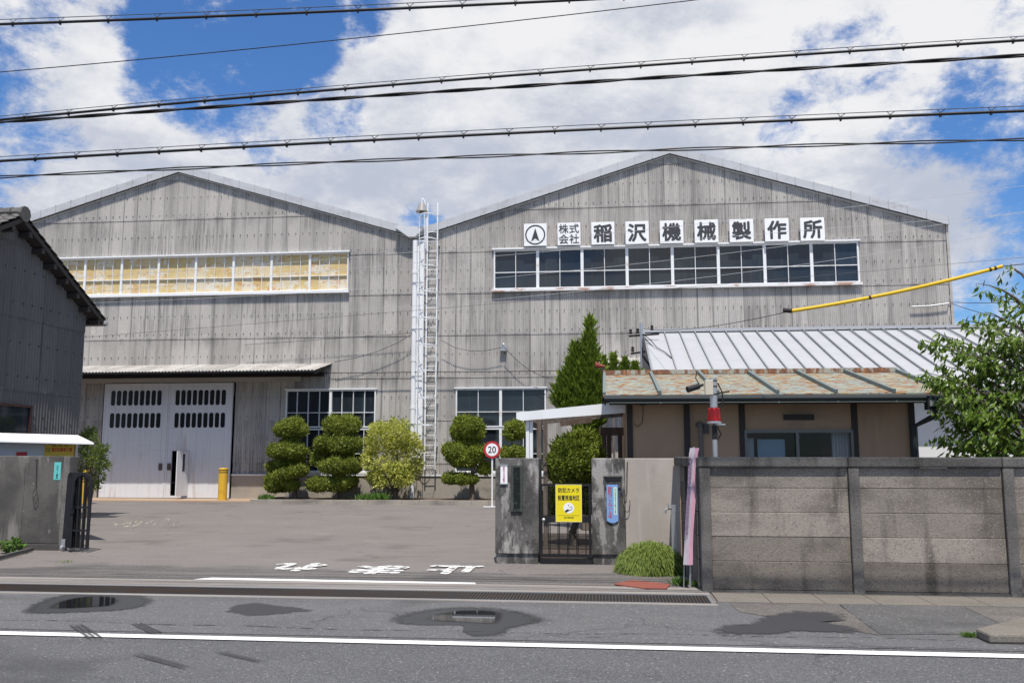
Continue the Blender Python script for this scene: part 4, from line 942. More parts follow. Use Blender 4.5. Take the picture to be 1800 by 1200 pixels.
q = MB(); a, b = at(29, 794, 16.58), at(46, 800, 16.58); q.box(a.x, b.x, 16.575, 16.595, b.z-.05, a.z); q.build('warning_plate', m_redrim, label='small dark red plate on the white shelter panel', cat='plate')

# ------------------------------------------------------------------ house with rusty roof
HY, EY, RY = 15.0, 14.4, 17.3
ez = at(1300, 692, EY).z; rz = at(1300, 656, RY).z; hx0 = at(1102, 750, HY).x; hx1 = at(1607, 750, HY).x
gx = at(1060, 690, EY).x; ex1 = at(1664, 690, EY).x; rx1_ = at(1575, 656, RY).x
ho = thing('gate_house', 'beige single-storey house with rusty low roof behind the concrete fence', 'house', ((hx0+hx1)/2, HY, 0))
wx0, wx1 = at(1309, 780, HY).x, at(1500, 780, HY).x; wz1 = at(1400, 755, HY).z; wz0 = .95
q = MB()
for (a, b, c, d) in ((hx0, wx0, 0, ez+.1), (wx1, hx1, 0, ez+.1), (wx0, wx1, wz1, ez+.1), (wx0, wx1, 0, wz0)): q.box(a, b, HY, HY+.12, c, d)
q.box(hx0, hx0+.12, HY+.12, 20, 0, ez+.1); q.box(hx1-.12, hx1, HY+.12, 20, 0, ez+.1); q.box(hx0+.12, hx1-.12, 19.9, 20, 0, ez+.1); q.box(hx0+.12, hx1-.12, HY+.12, 19.9, ez+.02, ez+.1)
q.build('wall', m_houseplaster, ho)
q = MB()
for x in (1107, 1207.5, 1304.5, 1502, 1603):
    xx = at(x, 750, HY).x; q.box(xx-.048, xx+.048, HY-.025, HY+.02, 0, ez+.08)
q.each('timber_post', m_darkwood, ho)
q = MB(); q.prism([Vector((hx0+.02, EY+.35, ez-.03)), Vector((hx0+.02, 2*RY-EY-.35, ez-.03)), Vector((hx0+.02, RY, rz-.05))], (.06, 0, 0)); q.build('gable', m_houseplaster, ho)
# window
f = MB(); xm_ = at(1402, 780, HY).x
f.box(wx0, wx1, HY-.03, HY+.09, wz1-.05, wz1); f.box(wx0, wx1, HY-.03, HY+.09, wz0, wz0+.05); f.box(wx0, wx0+.04, HY-.03, HY+.09, wz0+.05, wz1-.05); f.box(wx1-.04, wx1, HY-.03, HY+.09, wz0+.05, wz1-.05); f.box(xm_-.025, xm_+.025, HY-.02, HY+.07, wz0+.05, wz1-.05)
fo = f.build('window', M('grey_aluminium', (.16, .155, .15), .45, metal=.4), ho)
def clear_glass():
    t = NT('house_glass'); g = t.n.new('ShaderNodeBsdfGlossy'); g.inputs[1].default_value = .03; tr = t.n.new('ShaderNodeBsdfTransparent'); tr.inputs[0].default_value = (.75, .8, .82, 1)
    ms = t.n.new('ShaderNodeMixShader'); ms.inputs[0].default_value = .03; t.l.new(tr.outputs[0], ms.inputs[1]); t.l.new(g.outputs[0], ms.inputs[2]); t.l.new(ms.outputs[0], t.n['Material Output'].inputs[0]); return t.m
f = MB(); f.quad((wx0+.04, HY+.04, wz0+.05), (xm_, HY+.04, wz0+.05), (xm_, HY+.04, wz1-.05), (wx0+.04, HY+.04, wz1-.05)); f.quad((xm_, HY+.02, wz0+.05), (wx1-.04, HY+.02, wz0+.05), (wx1-.04, HY+.02, wz1-.05), (xm_, HY+.02, wz1-.05))
f.build('pane', clear_glass(), fo)
f = MB(); n = 30; ca, cb_ = at(1462, 780, HY+.2).x, at(1497, 780, HY+.2).x
for i in range(n):
    a, b = ca+(cb_-ca)*i/n, ca+(cb_-ca)*(i+1)/n; f.quad((a, HY+.2+.03*math.sin(i*1.3), wz0), (b, HY+.2+.03*math.sin((i+1)*1.3), wz0), (b, HY+.2+.03*math.sin((i+1)*1.3), wz1), (a, HY+.2+.03*math.sin(i*1.3), wz1))
f.build('curtain', M('grey_curtain', (.52, .54, .58), .8), fo, smooth=True)
f = MB(); a, b = at(1331, 780, HY+.25).x, at(1379, 780, HY+.25).x
for k in range(int((at(1350, 769, HY+.23).z-wz0)/.03)): z_ = wz0+.03*k; f.box(a, b, HY+.22, HY+.245, z_, z_+.026)
f.build('blind', M('blue_blind', (.28, .42, .58), .6), fo)
f = MB(); a, b = at(1312, 780, HY+.25).x, at(1325, 780, HY+.25).x; f.box(a, b, HY+.26, HY+.3, wz0, wz1-.13); f.build('inner_panel', M('inner_panel', (.4, .45, .5), .6), fo)
q = MB(); a, b = at(1377, 733, HY).x, at(1430, 733, HY).x; z_ = at(1400, 733, HY).z; q.box(a, b, HY-.05, HY-.002, z_-.045, z_+.045); q.build('vent_cover', m_darkwood, ho)
# roof: gable at the left, hip at the right
q = MB(); ey2 = 2*RY-EY; ts = Vector((0, 0, -.035))
F_ = [Vector((gx, EY, ez)), Vector((ex1, EY, ez)), Vector((rx1_, RY, rz)), Vector((gx, RY, rz))]
q.prism(F_, ts); q.prism([Vector((ex1, EY, ez)), Vector((ex1, ey2, ez)), Vector((rx1_, RY, rz))], ts); q.prism([Vector((gx, RY, rz)), Vector((rx1_, RY, rz)), Vector((ex1, ey2, ez)), Vector((gx, ey2, ez))], ts)
rf = q.build('roof', m_rustroof, ho)
q = MB(); up = Vector((0, 0, .03))
for x0_, x1_ in ((1160, 1144), (1262, 1230), (1367, 1315), (1470, 1403), (1572, 1490)):
    xx = at(x0_, 692, EY).x; q.bar(Vector((xx, EY-.01, ez))+up, Vector((xx, RY-.06, rz))+up, .05, .06)
q.bar(Vector((ex1, EY, ez))+up, Vector((rx1_, RY, rz))+up, .06, .07); q.bar(Vector((gx+.02, EY, ez))+up*.6, Vector((gx+.02, RY, rz))+up*.6, .05, .05)
q.each('batten', m_batten, rf)
q = MB(); n = 16
for i in range(n):
    a, b = gx+(rx1_-gx)*i/n, gx+(rx1_-gx)*(i+1)/n-.004; q.box(a, b, RY-.09, RY+.09, rz-.01, rz+.075+.004*(i % 2))
q.build('ridge_cap', m_rustridge, rf)
q = MB(); q.box(gx+.1, ex1-.08, EY+.03, HY+.0, ez-.055, ez-.04); q.box(gx+.1, ex1-.05, EY+.03, EY+.07, ez-.16, ez-.055); q.bar((gx+.03, EY, ez-.1), (gx+.03, RY, rz-.1), .03, .14); q.build('eave_board', m_darkwood, rf)
q = MB(); n = 8
q.tube([(gx+.02, EY-.05, ez-.068), (ex1+.02, EY-.05, ez-.083)], .058, 10); q.build('gutter', m_darkgutter, rf)
q = MB()
for x in (1160, 1262, 1367, 1470, 1572): xx = at(x, 700, EY).x; q.box(xx-.012, xx+.012, EY-.11, EY-.04, ez-.15, ez-.13)
q.tube([(gx+.1, EY-.09, ez-.135), (ex1-.3, EY-.09, ez-.145)], .004, 5); q.build('gutter_hanger', m_batten, rf)
a = at(1638, 708, EY); q = MB(); q.box(a.x-.11, a.x+.11, EY-.14, EY+.02, a.z-.11, a.z+.10); q.tube([(a.x+.02, EY-.06, a.z-.1), (a.x+.02, EY-.06, a.z-.2), (a.x-.22, EY+.2, a.z-.36), (a.x-.22, EY+.2, 0)], .05, 10); q.build('downpipe', m_darkgutter, ho)
q = MB(); a = at(1641, 708, EY-.15); q.box(a.x-.06, a.x+.06, EY-.17, EY-.142, a.z-.05, a.z+.04); q.build('pipe_bracket', m_galv, ho)
# flue and meter box on the house wall
q = MB(); a = at(1229, 746, HY); xx = a.x
q.lathe((xx, HY-.002, a.z), [(.06, 0), (.06, .03), (.045, .035)], 14, axis=(0, -1, 0)); q.tube([(xx, HY-.03, a.z), (xx+.0, HY-.1, a.z), (xx+.005, HY-.12, a.z-.06), (xx+.03, HY-.12, .1)], .042, 10); q.build('flue_pipe', M('brown_pipe', (.13, .115, .10), .55), ho)
q = MB(); a = at(1241, 753, HY); q.box(a.x-.045, a.x+.045, HY-.05, HY-.002, a.z-.08, a.z+.08); q.build('meter_box', M('grey_box', (.07, .07, .068), .6), ho)
q = MB(); a = at(1130, 712, HY-.05); q.tube([a, a+Vector((.0, 0, -.16)), a+Vector((-.02, 0, -.3)), a+Vector((-.1, 0, -.36)), a+Vector((-.15, 0, -.3))], .007, 5); q.box(a.x-.05, a.x+.05, HY-.05, HY, a.z, a.z+.07); q.build('wall_cable', m_darkwire, ho)
# porch
def clear_sheet():
    t = NT('clear_roof_sheet'); g = t.n.new('ShaderNodeBsdfGlossy'); g.inputs[1].default_value = .1; tr = t.n.new('ShaderNodeBsdfTransparent'); tr.inputs[0].default_value = (.86, .88, .88, 1)
    ms = t.n.new('ShaderNodeMixShader'); ms.inputs[0].default_value = .06; t.l.new(tr.outputs[0], ms.inputs[1]); t.l.new(g.outputs[0], ms.inputs[2]); t.l.new(ms.outputs[0], t.n['Material Output'].inputs[0]); return t.m
t = thing('entrance_porch', 'lean-to porch with white beam and brown posts beside the house', 'porch', (-.7, 16, 0))
pb = 15.2; A, B = at(908, 726, pb), at(1103, 712, pb)
q = MB(); z0_, z1_ = at(915, 734, pb).z, at(1103, 716, pb).z
q.prism([Vector((A.x, pb-.04, z0_+.09)), Vector((A.x, pb-.04, z0_-.02)), Vector((A.x+.09, pb-.04, z0_-.05)), Vector((hx0-.02, pb-.04, z1_-.09)), Vector((hx0-.02, pb-.04, z1_+.10))], (0, .08, 0)); q.build('white_beam', m_white, t)
q = MB(); xx0, xx1 = at(925, 800, pb+.1).x, at(937, 800, pb+.1).x; q.box(xx0, (xx0+xx1)/2-.003, pb+.045, pb+.14, 0, z0_); q.box((xx0+xx1)/2+.003, xx1, pb+.06, pb+.14, 0, z0_+.01); q.build('white_post', m_white, t)
q = MB(); q.prism([Vector((A.x, pb+.04, z0_+.06)), Vector((hx0-.02, pb+.04, z1_+.07)), Vector((hx0-.02, 18.4, z1_+.07)), Vector((A.x, 18.4, z0_+.06))], (0, 0, .03)); q.build('roof', clear_sheet(), t)
for (x, Y) in ((947.5, 15.7), (958.5, 16.6)):
    q = MB(); xx = at(x, 800, Y).x; q.box(xx-.04, xx+.04, Y, Y+.08, 0, z0_+.04+(xx-A.x)*.1); q.build('post', m_greywood, t)
for Y in (15.7, 16.6, 17.6):
    q = MB(); q.bar((A.x+.1, Y+.04, z0_+.01), (hx0-.02, Y+.04, z1_+.0), .05, .10); q.build('rafter', m_greywood, t)
q = MB(); q.box(A.x+.15, A.x+.23, pb+.1, 18.3, z0_-.12, z0_-.04); q.bar((at(985, 740, 16.3).x, 16.3, at(985, 745, 16.3).z), (at(1040, 737, 16.3).x, 16.3, at(1040, 738, 16.3).z), .05, .09); q.build('brown_plank', m_brownwood, t)
a, b = at(1058, 765, 18), at(1093, 765, 18); q = MB()
for xx in (a.x, (a.x+b.x)/2-.1, b.x-.08): q.box(xx, xx+.09, 18, 18.08, 0, a.z)
q.box(a.x-.05, b.x+.05, 17.98, 18.1, a.z, a.z+.16); q.build('door_frame', m_brownwood, t)

struct(MB().quad((-1.6, 14.75, -.003), (.6, 14.75, -.003), (.6, 19.5, -.003), (-1.6, 19.5, -.003)), 'path', M('dark_path', (.06, .045, .038), .9, layers=[((3, 3, 1), 6, .45, .65, (.10, .075, .06), .8)]))
# annex with silver roof
AYr, AYe = 26.0, 20.2
tl, tr_ = at(1130, 582, AYr), at(1860, 577, AYr); zr_ = (tl.z+tr_.z)/2+.0; zmid = at(1145, 652, AYr*.835).z; slp = (zr_-zmid)/(AYr*.165); ze_ = zr_-slp*(AYr-AYe)
an = thing('annex', 'long white annex with silver seamed roof behind the rusty-roofed house', 'annex', (8, AYe, 0))
q = MB(); q.prism([Vector((tl.x, AYe, ze_)), Vector((tr_.x, AYe, ze_)), Vector((tr_.x, AYr, zr_)), Vector((tl.x, AYr, zr_))], (0, 0, -.05)); q.prism([Vector((tl.x, AYr, zr_)), Vector((tr_.x, AYr, zr_)), Vector((tr_.x, AYr+5, zr_-1.8)), Vector((tl.x, AYr+5, zr_-1.8))], (0, 0, -.05)); rf = q.build('roof', m_silver, an)
q = MB(); xx = at(1167, 585, AYr).x
while xx < tr_.x: q.bar((xx, AYe, ze_+.02), (xx, AYr-.1, zr_+.02), .026, .045); xx += .437
q.bar((tl.x+.02, AYe, ze_+.02), (tl.x+.02, AYr, zr_+.02), .05, .05); q.build('seams', m_silverseam, rf)
q = MB(); q.box(tl.x-.05, tr_.x, AYr-.12, AYr+.12, zr_+.0, zr_+.09); q.build('ridge_cap', m_silver, rf)
q = MB(); q.box(tl.x+.3, tr_.x, AYe+.45, AYe+.6, 0, ze_+.1)
q.add([(tl.x+.3, AYe+.6, 0), (tl.x+.3, AYr+4.8, 0), (tl.x+.3, AYr+4.8, zr_-1.85), (tl.x+.3, AYr, zr_-.1), (tl.x+.3, AYe+.6, ze_)], [(0, 1, 2, 3, 4)]); q.build('wall', m_annexwall, an)
q = MB(); q.box(tl.x, tr_.x, AYe-.1, AYe, ze_-.1, ze_-.01); q.build('gutter', m_silverseam, an)
# service mast at the annex roof corner
a = at(1127, 575, 25.0); t = thing('service_mast', 'thin service mast with insulators at the silver roof corner', 'service mast', (a.x, 25.0, 0))
q = MB(); q.tube([(a.x, 25, 0), (a.x, 25, a.z+.12)], .045, 8); q.build('mast', m_galv, t)
q = MB(); q.bar((a.x-.35, 25, a.z-.25), (a.x+.5, 25, a.z-.2), .05, .05); q.bar((a.x-.3, 25, a.z-.75), (a.x+.1, 25, a.z-.7), .05, .05); q.each('crossarm', m_black, t)
q = MB()
for dx, dz in ((-.3, -.2), (-.1, -.18), (.3, -.1), (-.25, -.7)): q.lathe((a.x+dx, 24.95, a.z+dz), [(.03, 0), (.055, .04), (.03, .07), (.05, .11), (.02, .15)], 10)
q.each('insulator', m_black, t)
q = MB(); Q = a+Vector((.05, -.05, -.2))
for k in range(4):
    P = [Q+Vector((.04*k, 0, -.1*k))]
    for j in range(1, 7): P.append(Q+Vector((.06*k+.16*j+random.uniform(-.05, .05), -.5*j, -.1*k-.23*j+random.uniform(-.05, .05))))
    q.tube(P, .012, 5)
q.tube([a+Vector((0, 0, -.2)), a+Vector((.02, -.02, -.8)), a+Vector((.25, -.3, -1.2)), a+Vector((.7, -1.5, -1.75))], .03, 6)
q.build('drop_cables', m_cable, t)
# red horn on the house ridge end
a = at(1052, 644, 17.3); t = thing('alarm_horn', 'small red horn loudspeaker at left end of the rusty roof', 'horn', (a.x+.1, 17.3, a.z-.2))
q = MB(); q.lathe((a.x+.12, 17.3, a.z), [(.025, 0), (.03, .05), (.04, .10), (.07, .17), (.075, .185)], 14, axis=(-1, 0, .15)); q.build('horn', M('faded_red', (.22, .045, .03), .6), t)
q = MB(); q.tube([(a.x+.08, 17.3, a.z-.03), (a.x+.08, 17.3, rz-.6)], .02, 6); q.box(a.x+.05, a.x+.12, 17.27, 17.33, a.z-.12, a.z-.03); q.build('bracket', m_darkwood, t)

# ------------------------------------------------------------------ camera and beacon pole
cy = 12.6; a = at(1257, 790, cy)
t = thing('camera_pole', 'slim pole with security camera, beige box and red beacon above the fence', 'pole', (a.x, cy, 0))
q = MB(); zb_ = at(1257, 742, cy).z; q.tube([(a.x, cy, 0), (a.x, cy, at(1257, 772, cy).z)], .034, 10); zt_ = at(1256, 664, cy).z; z2 = at(1256, 716, cy).z
q.tube([(a.x-.0, cy, z2), (a.x-.0, cy, zt_)], .052, 12); q.tube([(a.x, cy, zb_), (a.x, cy, z2)], .02, 8); q.build('pole', m_galv, t)
q = MB(); q.tube([(a.x, cy, at(1257, 772, cy).z), (a.x, cy, zb_)], .036, 10); q.build('pole_sleeve', m_black, t)
q = MB(); bz1, bz0 = at(1256, 717, cy).z, at(1256, 740, cy).z
q.lathe((a.x, cy, bz0), [(.100, 0), (.100, .03), (.089, .033), (.088, bz1-bz0-.012), (.08, bz1-bz0)], 24); m_beacon = M('red_beacon_lens', (.22, .004, .009), .15, spec=.35, layers=[((26, 26, 5), 3, .5, .6, (.52, .015, .012), .8)]); q.build('beacon', m_beacon, t, smooth=False)
q = MB(); q.lathe((a.x, cy, bz0-.06), [(.05, 0), (.1, .03), (.1, .058)], 16); q.bar((a.x, cy-.05, bz0-.04), (a.x+.14, cy-.09, bz0-.05), .03, .02); q.build('beacon_base', m_galv, t)
q = MB(); b = at(1246, 681, cy-.08); q.box(b.x-.055, b.x+.055, cy-.13, cy-.03, b.z-.105, b.z+.105); q.build('junction_box', m_beige, t, bevel=.006)
q = MB(); c0, c1 = at(1236, 676, cy-.1), at(1210, 684, cy-.2); q.tube([c0, c0.lerp(c1, .3)], .018, 8); q.tube([c0.lerp(c1, .3), c1], .042, 12); q.tube([c1, c1+(c1-c0).normalized()*.015], .045, 12); q.tube([c0+Vector((-.05, 0, 0)), c0+Vector((-.1, 0, .09)), c0+Vector((-.08, 0, .2))], .008, 5); q.build('camera', m_black, t)
q = MB()
for zz_ in (zt_-.05, zt_-.13, zt_-.24): q.lathe((a.x, cy, zz_), [(.056, 0), (.056, .018)], 12)
q.tube([(a.x+.06, cy, zt_-.07), (a.x+.12, cy, zt_-.2), (a.x+.13, cy, zt_-.36), (a.x+.06, cy, zt_-.45)], .01, 5); q.bar((a.x+.05, cy, zt_-.22), (a.x+.22, cy, zt_-.19), .03, .02)
q.tube([(a.x+.04, cy, bz0-.08), (a.x+.09, cy, bz0-.18), (a.x+.03, cy, bz0-.27)], .008, 5)
q.each('clamp', m_black, t)

# ------------------------------------------------------------------ pink banner, red plate, water tap
bY = 11.62; a = at(1213, 1035, bY)
t = thing('banner_flag', 'furled pink and grey banner on a leaning pole beside the fence', 'banner', (a.x, bY, 0))
top_ = at(1220, 785, bY-.05)
q = MB(); q.tube([(a.x, bY, 0), Vector((top_.x, bY-.03, top_.z))], .013, 8); c0 = gp(1203, 1035); q.tube([(a.x-.075, bY+.03, 0), (a.x-.06, bY+.03, .35)], .007, 6); q.build('pole', m_galv, t)
L_, R_ = [], []
for y, xl, xr in ((787, 1213, 1229), (800, 1211, 1226), (850, 1209, 1225), (890, 1206, 1222), (930, 1204, 1219), (960, 1203, 1218), (992, 1201, 1218)):
    L_.append(at(xl, y, bY-.03)); R_.append(at(xr, y, bY-.06))
q = MB()
for i in range(len(L_)-1):
    j0, j1 = .55+.06*math.sin(i*2), .55+.06*math.sin((i+1)*2)
    a0, a1 = L_[i].lerp(R_[i], j0)+Vector((0, -.035, 0)), L_[i+1].lerp(R_[i+1], j1)+Vector((0, -.035, 0))
    if i == len(L_)-2: pass
    n_ = Vector((0, .006, 0))
    for P, mi in (([L_[i+1], a1, a0, L_[i]], 1), ([a1, R_[i+1], R_[i], a0], 0)):
        q.prism(P, n_, mi)
q.build('cloth', [m_pink, m_mauve], t, smooth=False)
text('交通安全運動実施中', 1, m_banprint, 'lettering', t, L_[3].lerp(R_[3], .26)+Vector((-.0, -.035, .12)), .05, 1.0, right=(1, -.5, 0), up=L_[0]-L_[-1], depth=.003, vertical=True, bold=.03)
q = MB(); p = [gp(x, y) for x, y in ((1079, 1028), (1110, 1021), (1178, 1028), (1172, 1036), (1138, 1036))]
q.prism([(v.x, v.y, .006) for v in reversed(p)], (0, 0, .012)); q.build('red_plate', m_redplate, label='flat faded red plate on the ground beside the grass mound', cat='plate')
a = at(1184, 900, 13.2); t = thing('water_tap', 'metal water tap on a grey standpipe beside pale rendered wall', 'tap', (a.x, 13.2, 0)); z_ = at(1184, 887, 13.2).z
q = MB(); q.box(a.x-.035, a.x+.035, 13.17, 13.24, 0, z_); q.build('standpipe', m_galv, t)
q = MB(); zz_ = z_-.05; q.tube([(a.x-.03, 13.18, zz_), (a.x-.09, 13.14, zz_), (a.x-.12, 13.12, zz_-.02), (a.x-.125, 13.12, zz_-.07)], .016, 8); q.tube([(a.x-.08, 13.14, zz_), (a.x-.08, 13.14, zz_+.06)], .01, 6); q.bar((a.x-.11, 13.14, zz_+.06), (a.x-.05, 13.14, zz_+.06), .012, .012); q.build('spout', m_galv, t)

# ------------------------------------------------------------------ yard furniture: speed sign, bollards, standpipe
a = gp(865, 891); sY = a.y
t = thing('speed_sign', 'round red-rimmed speed sign reading 20 on a white stand', 'road sign', (a.x, sY, 0))
q = MB(); zc = at(866, 790, sY).z; q.tube([(a.x, sY, .02), (a.x, sY, zc)], .028, 8); q.build('post', m_white, t)
q = MB(); q.box(a.x-.28, a.x+.12, sY-.06, sY+.06, .0, .03); q.build('base', m_white, t)
q = MB(); q.lathe((a.x, sY-.04, zc), [(.275, 0), (.28, .006), (.28, .014)], 32, axis=(0, -1, 0)); q.build('rim', m_redrim, t)
q = MB(); q.lathe((a.x, sY-.0545, zc), [(.205, 0), (.205, .003)], 32, axis=(0, -1, 0)); q.build('face', m_signwhite, t)
text('20', 1, m_ink, 'lettering', t, (a.x, sY-.058, zc), .26, .22, depth=.003, bold=.012)
for (x, y, hpx, lab) in ((390.5, 880, 822, 'yellow bollard with black bands right of the white sliding doors'), (153, 880, 826, 'yellow bollard behind the folded black gate')):
    a = gp(x, y) if x > 200 else Vector((at(153, 860, 29.5).x, 29.5, 0)); zt_ = at(x, hpx, a.y).z
    t = thing('bollard', lab, 'bollard', (a.x, a.y, 0), 'yellow bollards by the sliding doors')
    q = MB(); q.lathe((a.x, a.y, 0), [(.165, 0), (.165, zt_-.02), (.15, zt_)], 20); q.build('post', m_yellow, t)
    q = MB()
    for zz_ in (zt_-.10, zt_-.18): q.lathe((a.x, a.y, zz_), [(.168, 0), (.168, .03)], 20)
    q.each('band', m_black, t)
a = gp(431, 874); t = thing('standpipe', 'short green standpipe with tap against the concrete base', 'standpipe', (a.x, a.y, 0))
q = MB(); zt_ = at(431, 846, a.y).z; q.tube([(a.x, a.y, .0), (a.x, a.y, zt_)], .045, 8); q.build('pipe', M('green_pipe', (.12, .16, .07), .6), t); q = MB(); q.tube([(a.x, a.y, zt_-.05), (a.x+.04, a.y-.1, zt_-.03), (a.x+.04, a.y-.13, zt_-.12)], .02, 6); q.tube([(a.x, a.y, zt_), (a.x, a.y, zt_+.08)], .02, 6); q.build('tap', m_galv, t)
# weedy rubble patch in the yard
V_, k = MB(), 0
for i in range(90):
    x, y = random.uniform(200, 312), random.gauss(920, 3.5); c = gp(x, y); r_ = random.uniform(.015, .05)
    V_.lathe((c.x, c.y, -.01), [(r_, 0), (r_*.8, r_*.5), (r_*.3, r_*.7)], 5)
o = V_.build('rubble', m_conc_base); o['kind'] = 'stuff'; tag(o, 'crumbled pale rubble on the yard asphalt', 'rubble')

# ------------------------------------------------------------------ overhead cables and wires
def catenary(p, q, sag, n=40): return [p.lerp(q, i/n)-Vector((0, 0, sag*4*(i/n)*(1-i/n))) for i in range(n+1)]
def thru(pts, Y, n=60, ext=500):
    """smooth wire through surveyed points in the plane Y, extended past both ends"""
    xs_ = np.array([p[0] for p in pts], float); ys_ = np.array([p[1] for p in pts], float)
    W = [at(x, y, Y) for x, y in pts]; X = np.array([w.x for w in W]); Z = np.array([w.z for w in W])
    c = np.polyfit(X, Z, min(2, len(pts)-1)); X0, X1 = at(-ext, 300, Y).x, at(1800+ext, 300, Y).x
    return [Vector((x, Y, np.polyval(c, x))) for x in np.linspace(X0, X1, n)]
GRP = 'overhead utility cables along the road'
def hung_cable(pts, Y, r, label, gap=.10, step=.62):
    t = thing('utility_cable', label, 'cable', (0, Y, 0), GRP); P = thru(pts, Y, 70)
    q = MB(); q.tube(P, r, 8); q.build('cable', m_cable, t)
    g = Vector((0, 0, gap)); q = MB(); q.tube([p+g for p in P], .0045, 5); q.build('messenger_wire', m_wiredark, t)
    q = MB(); X = np.array([p.x for p in P]); Z = np.array([p.z for p in P]); x = X[0]+.1
    while x < X[-1]:
        z = np.interp(x, X, Z); q.tube([(x-.012, Y, z), (x+.012, Y, z)], r*1.2, 8); q.box(x-.008, x+.008, Y-r*1.1, Y+r*1.1, z-r*1.7, z-r*1.1)
        q.tube([(x, Y, z+r), (x-.03, Y, z+gap)], .0035, 4); q.tube([(x, Y, z+r), (x+.05, Y, z+gap)], .0035, 4); x += step
    q.each('hanger', m_cable, t, 4)
hung_cable([(0, 43), (500, 24), (1020, 0)], 8.6, .0155, 'topmost black cable on hangers, leaving the frame at the top', .055, .56)
hung_cable([(0, 211), (440, 170), (900, 133), (1350, 100), (1800, 71)], 9.4, .016, 'black cable on hangers just above the thick twisted cable', .045, .56)
hung_cable([(0, 283), (450, 258), (900, 233), (1350, 214), (1800, 195)], 9.0, .0165, 'lower black cable on hangers crossing above both gables', .05, .49)
def twisted(pts, Y, r, amp, pitch, label):
    t = thing('utility_cable', label, 'cable', (0, Y, 0), GRP); P = thru(pts, Y, 420)
    for ph in (0, math.pi):
        q = MB(); q.tube([p+Vector((0, amp*math.sin(ph+p.x*2*math.pi/pitch), amp*math.cos(ph+p.x*2*math.pi/pitch))) for p in P], r, 6); q.build('strand', m_cable, t)
twisted([(0, 213), (150, 208), (450, 182), (900, 153), (1350, 124), (1800, 98)], 9.6, .0115, .011, 1.5, 'thick twisted black cable crossing from left edge to right edge')
twisted([(0, 311), (450, 292), (900, 271), (1350, 259), (1800, 245)], 9.2, .0075, .013, 2.3, 'thin loosely twisted cable, lowest of those over the gables')
q = MB(); q.tube(thru([(0, 127), (600, 70), (1225, 0)], 9.3, 50), .0055, 6); q.build('utility_cable', m_cable, label='single thin bare wire crossing the blue gap in clouds', cat='cable', group=GRP)
for pts, Y, m_, lab in (([(620, 452), (920, 426), (1471, 366), (1800, 327)], 27, m_wirelight, 'thin pale wire passing just across the white sign boards'),
                        ([(620, 472), (1025, 437), (1500, 398), (1800, 375)], 27.6, m_wirelight, 'thin pale wire crossing lower halves of the sign boards'),
                        ([(620, 509), (850, 490), (1200, 455), (1442, 424), (1800, 372)], 28.2, m_wirelight, 'pale wire slanting up across middle of the dark upper windows'),
                        ([(620, 545), (850, 528), (1150, 498), (1500, 452), (1800, 404)], 28.6, m_wirelight, 'pale wire slanting across lower edge of the dark upper windows'),
                        ([(620, 554), (850, 537), (1103, 512), (1500, 480), (1800, 452)], 29, m_wiredark, 'thin dark wire crossing the wall below the upper windows')):
    q = MB(); q.tube(thru(pts, Y, 40, 700), .006, 5); q.build('service_wire', m_, label=lab, cat='wire', group='thin service wires over the yard')
# yellow guard on the wire to the annex
gy_ = 13.0; A, B = at(1388, 547, gy_), at(1762, 468, gy_); Lw, Rw = at(1130, 578, 24.9), at(2300, 360, gy_-2)
t = thing('guarded_wire', 'service wire with long yellow protective sleeve above the silver roof', 'wire', (A.x, gy_, A.z))
q = MB(); C1 = catenary(A, B, .05, 16); q.tube(C1, .026, 10); q.build('sleeve', m_guard, t)
q = MB()
for p, s_ in ((0, 1),): q.tube([C1[p]-Vector((.09, 0, -.02)), C1[p]+Vector((.03, 0, .005))], .034, 10)
q.tube([C1[6], C1[6]+Vector((.03, 0, .008))], .03, 10); q.tube([C1[15], C1[15]+Vector((.03, 0, .008))], .03, 10); q.tube([C1[15]+Vector((.07, 0, .018)), C1[15]+Vector((.1, 0, .026))], .03, 10); q.each('end_cap', m_black, t)
q = MB(); q.tube(catenary(Lw, A, .12, 20), .006, 5); q.tube(catenary(B, Rw, .1, 14), .006, 5); q.each('wire', m_cable, t)
# wires fixed along the factory front
yy = YF-.32
def fwire(pts, name, label, r=.012, Y=None):
    q = MB(); q.tube([at(x, y, Y or yy) for x, y in pts], r, 5); q.build(name, m_cable, label=label, cat='wire', group='wires strung along the factory front')
fwire([(545, 655), (660, 655), (730, 653.5), (860, 653), (985, 651)], 'facade_wire', 'straight dark wire running across both halls above lower windows', .016)
fwire([(588, 636), (630, 628), (665, 617), (700, 602), (724, 587)], 'facade_wire', 'sagging wire left of the white drainpipe', .010)
fwire([(430, 606), (560, 597), (724, 585)], 'facade_wire', 'almost level thin wire over the door canopy', .008)
fwire([(776, 598), (800, 611), (828, 617), (855, 616), (884, 610)], 'facade_wire', 'sagging wire between ladder and wall insulator', .010)
fwire([(886, 610), (905, 630), (930, 650), (960, 664), (1000, 672)], 'facade_wire', 'sagging wire from wall insulator down behind the conifer', .010)

a, b = at(1602, 539, YF-.15), at(1668, 533, YF-.15)
q = MB(); q.tube([a, a.lerp(b, .5)+Vector((0, 0, -.03)), b], .03, 8); q.tube([b, b+Vector((.05, 0, .3)), b+Vector((.14, -.05, .22))], .012, 5); q.build('cable_conduit', m_galv, label='short pale conduit near right corner of the right hall', cat='conduit')
for (p1, p2, sg_) in (((1672, 531), (2000, 500), .2), ((1672, 533), (2000, 570), .35)):
    q = MB(); q.tube(catenary(at(*p1, YF-.2), at(*p2, 26), sg_), .011, 5); q.build('service_wire', m_cable, label='upper wire leaving right corner of the right hall' if p2[1] < 530 else 'lower wire leaving right corner of the right hall', cat='wire', group='wires leaving the right hall corner')

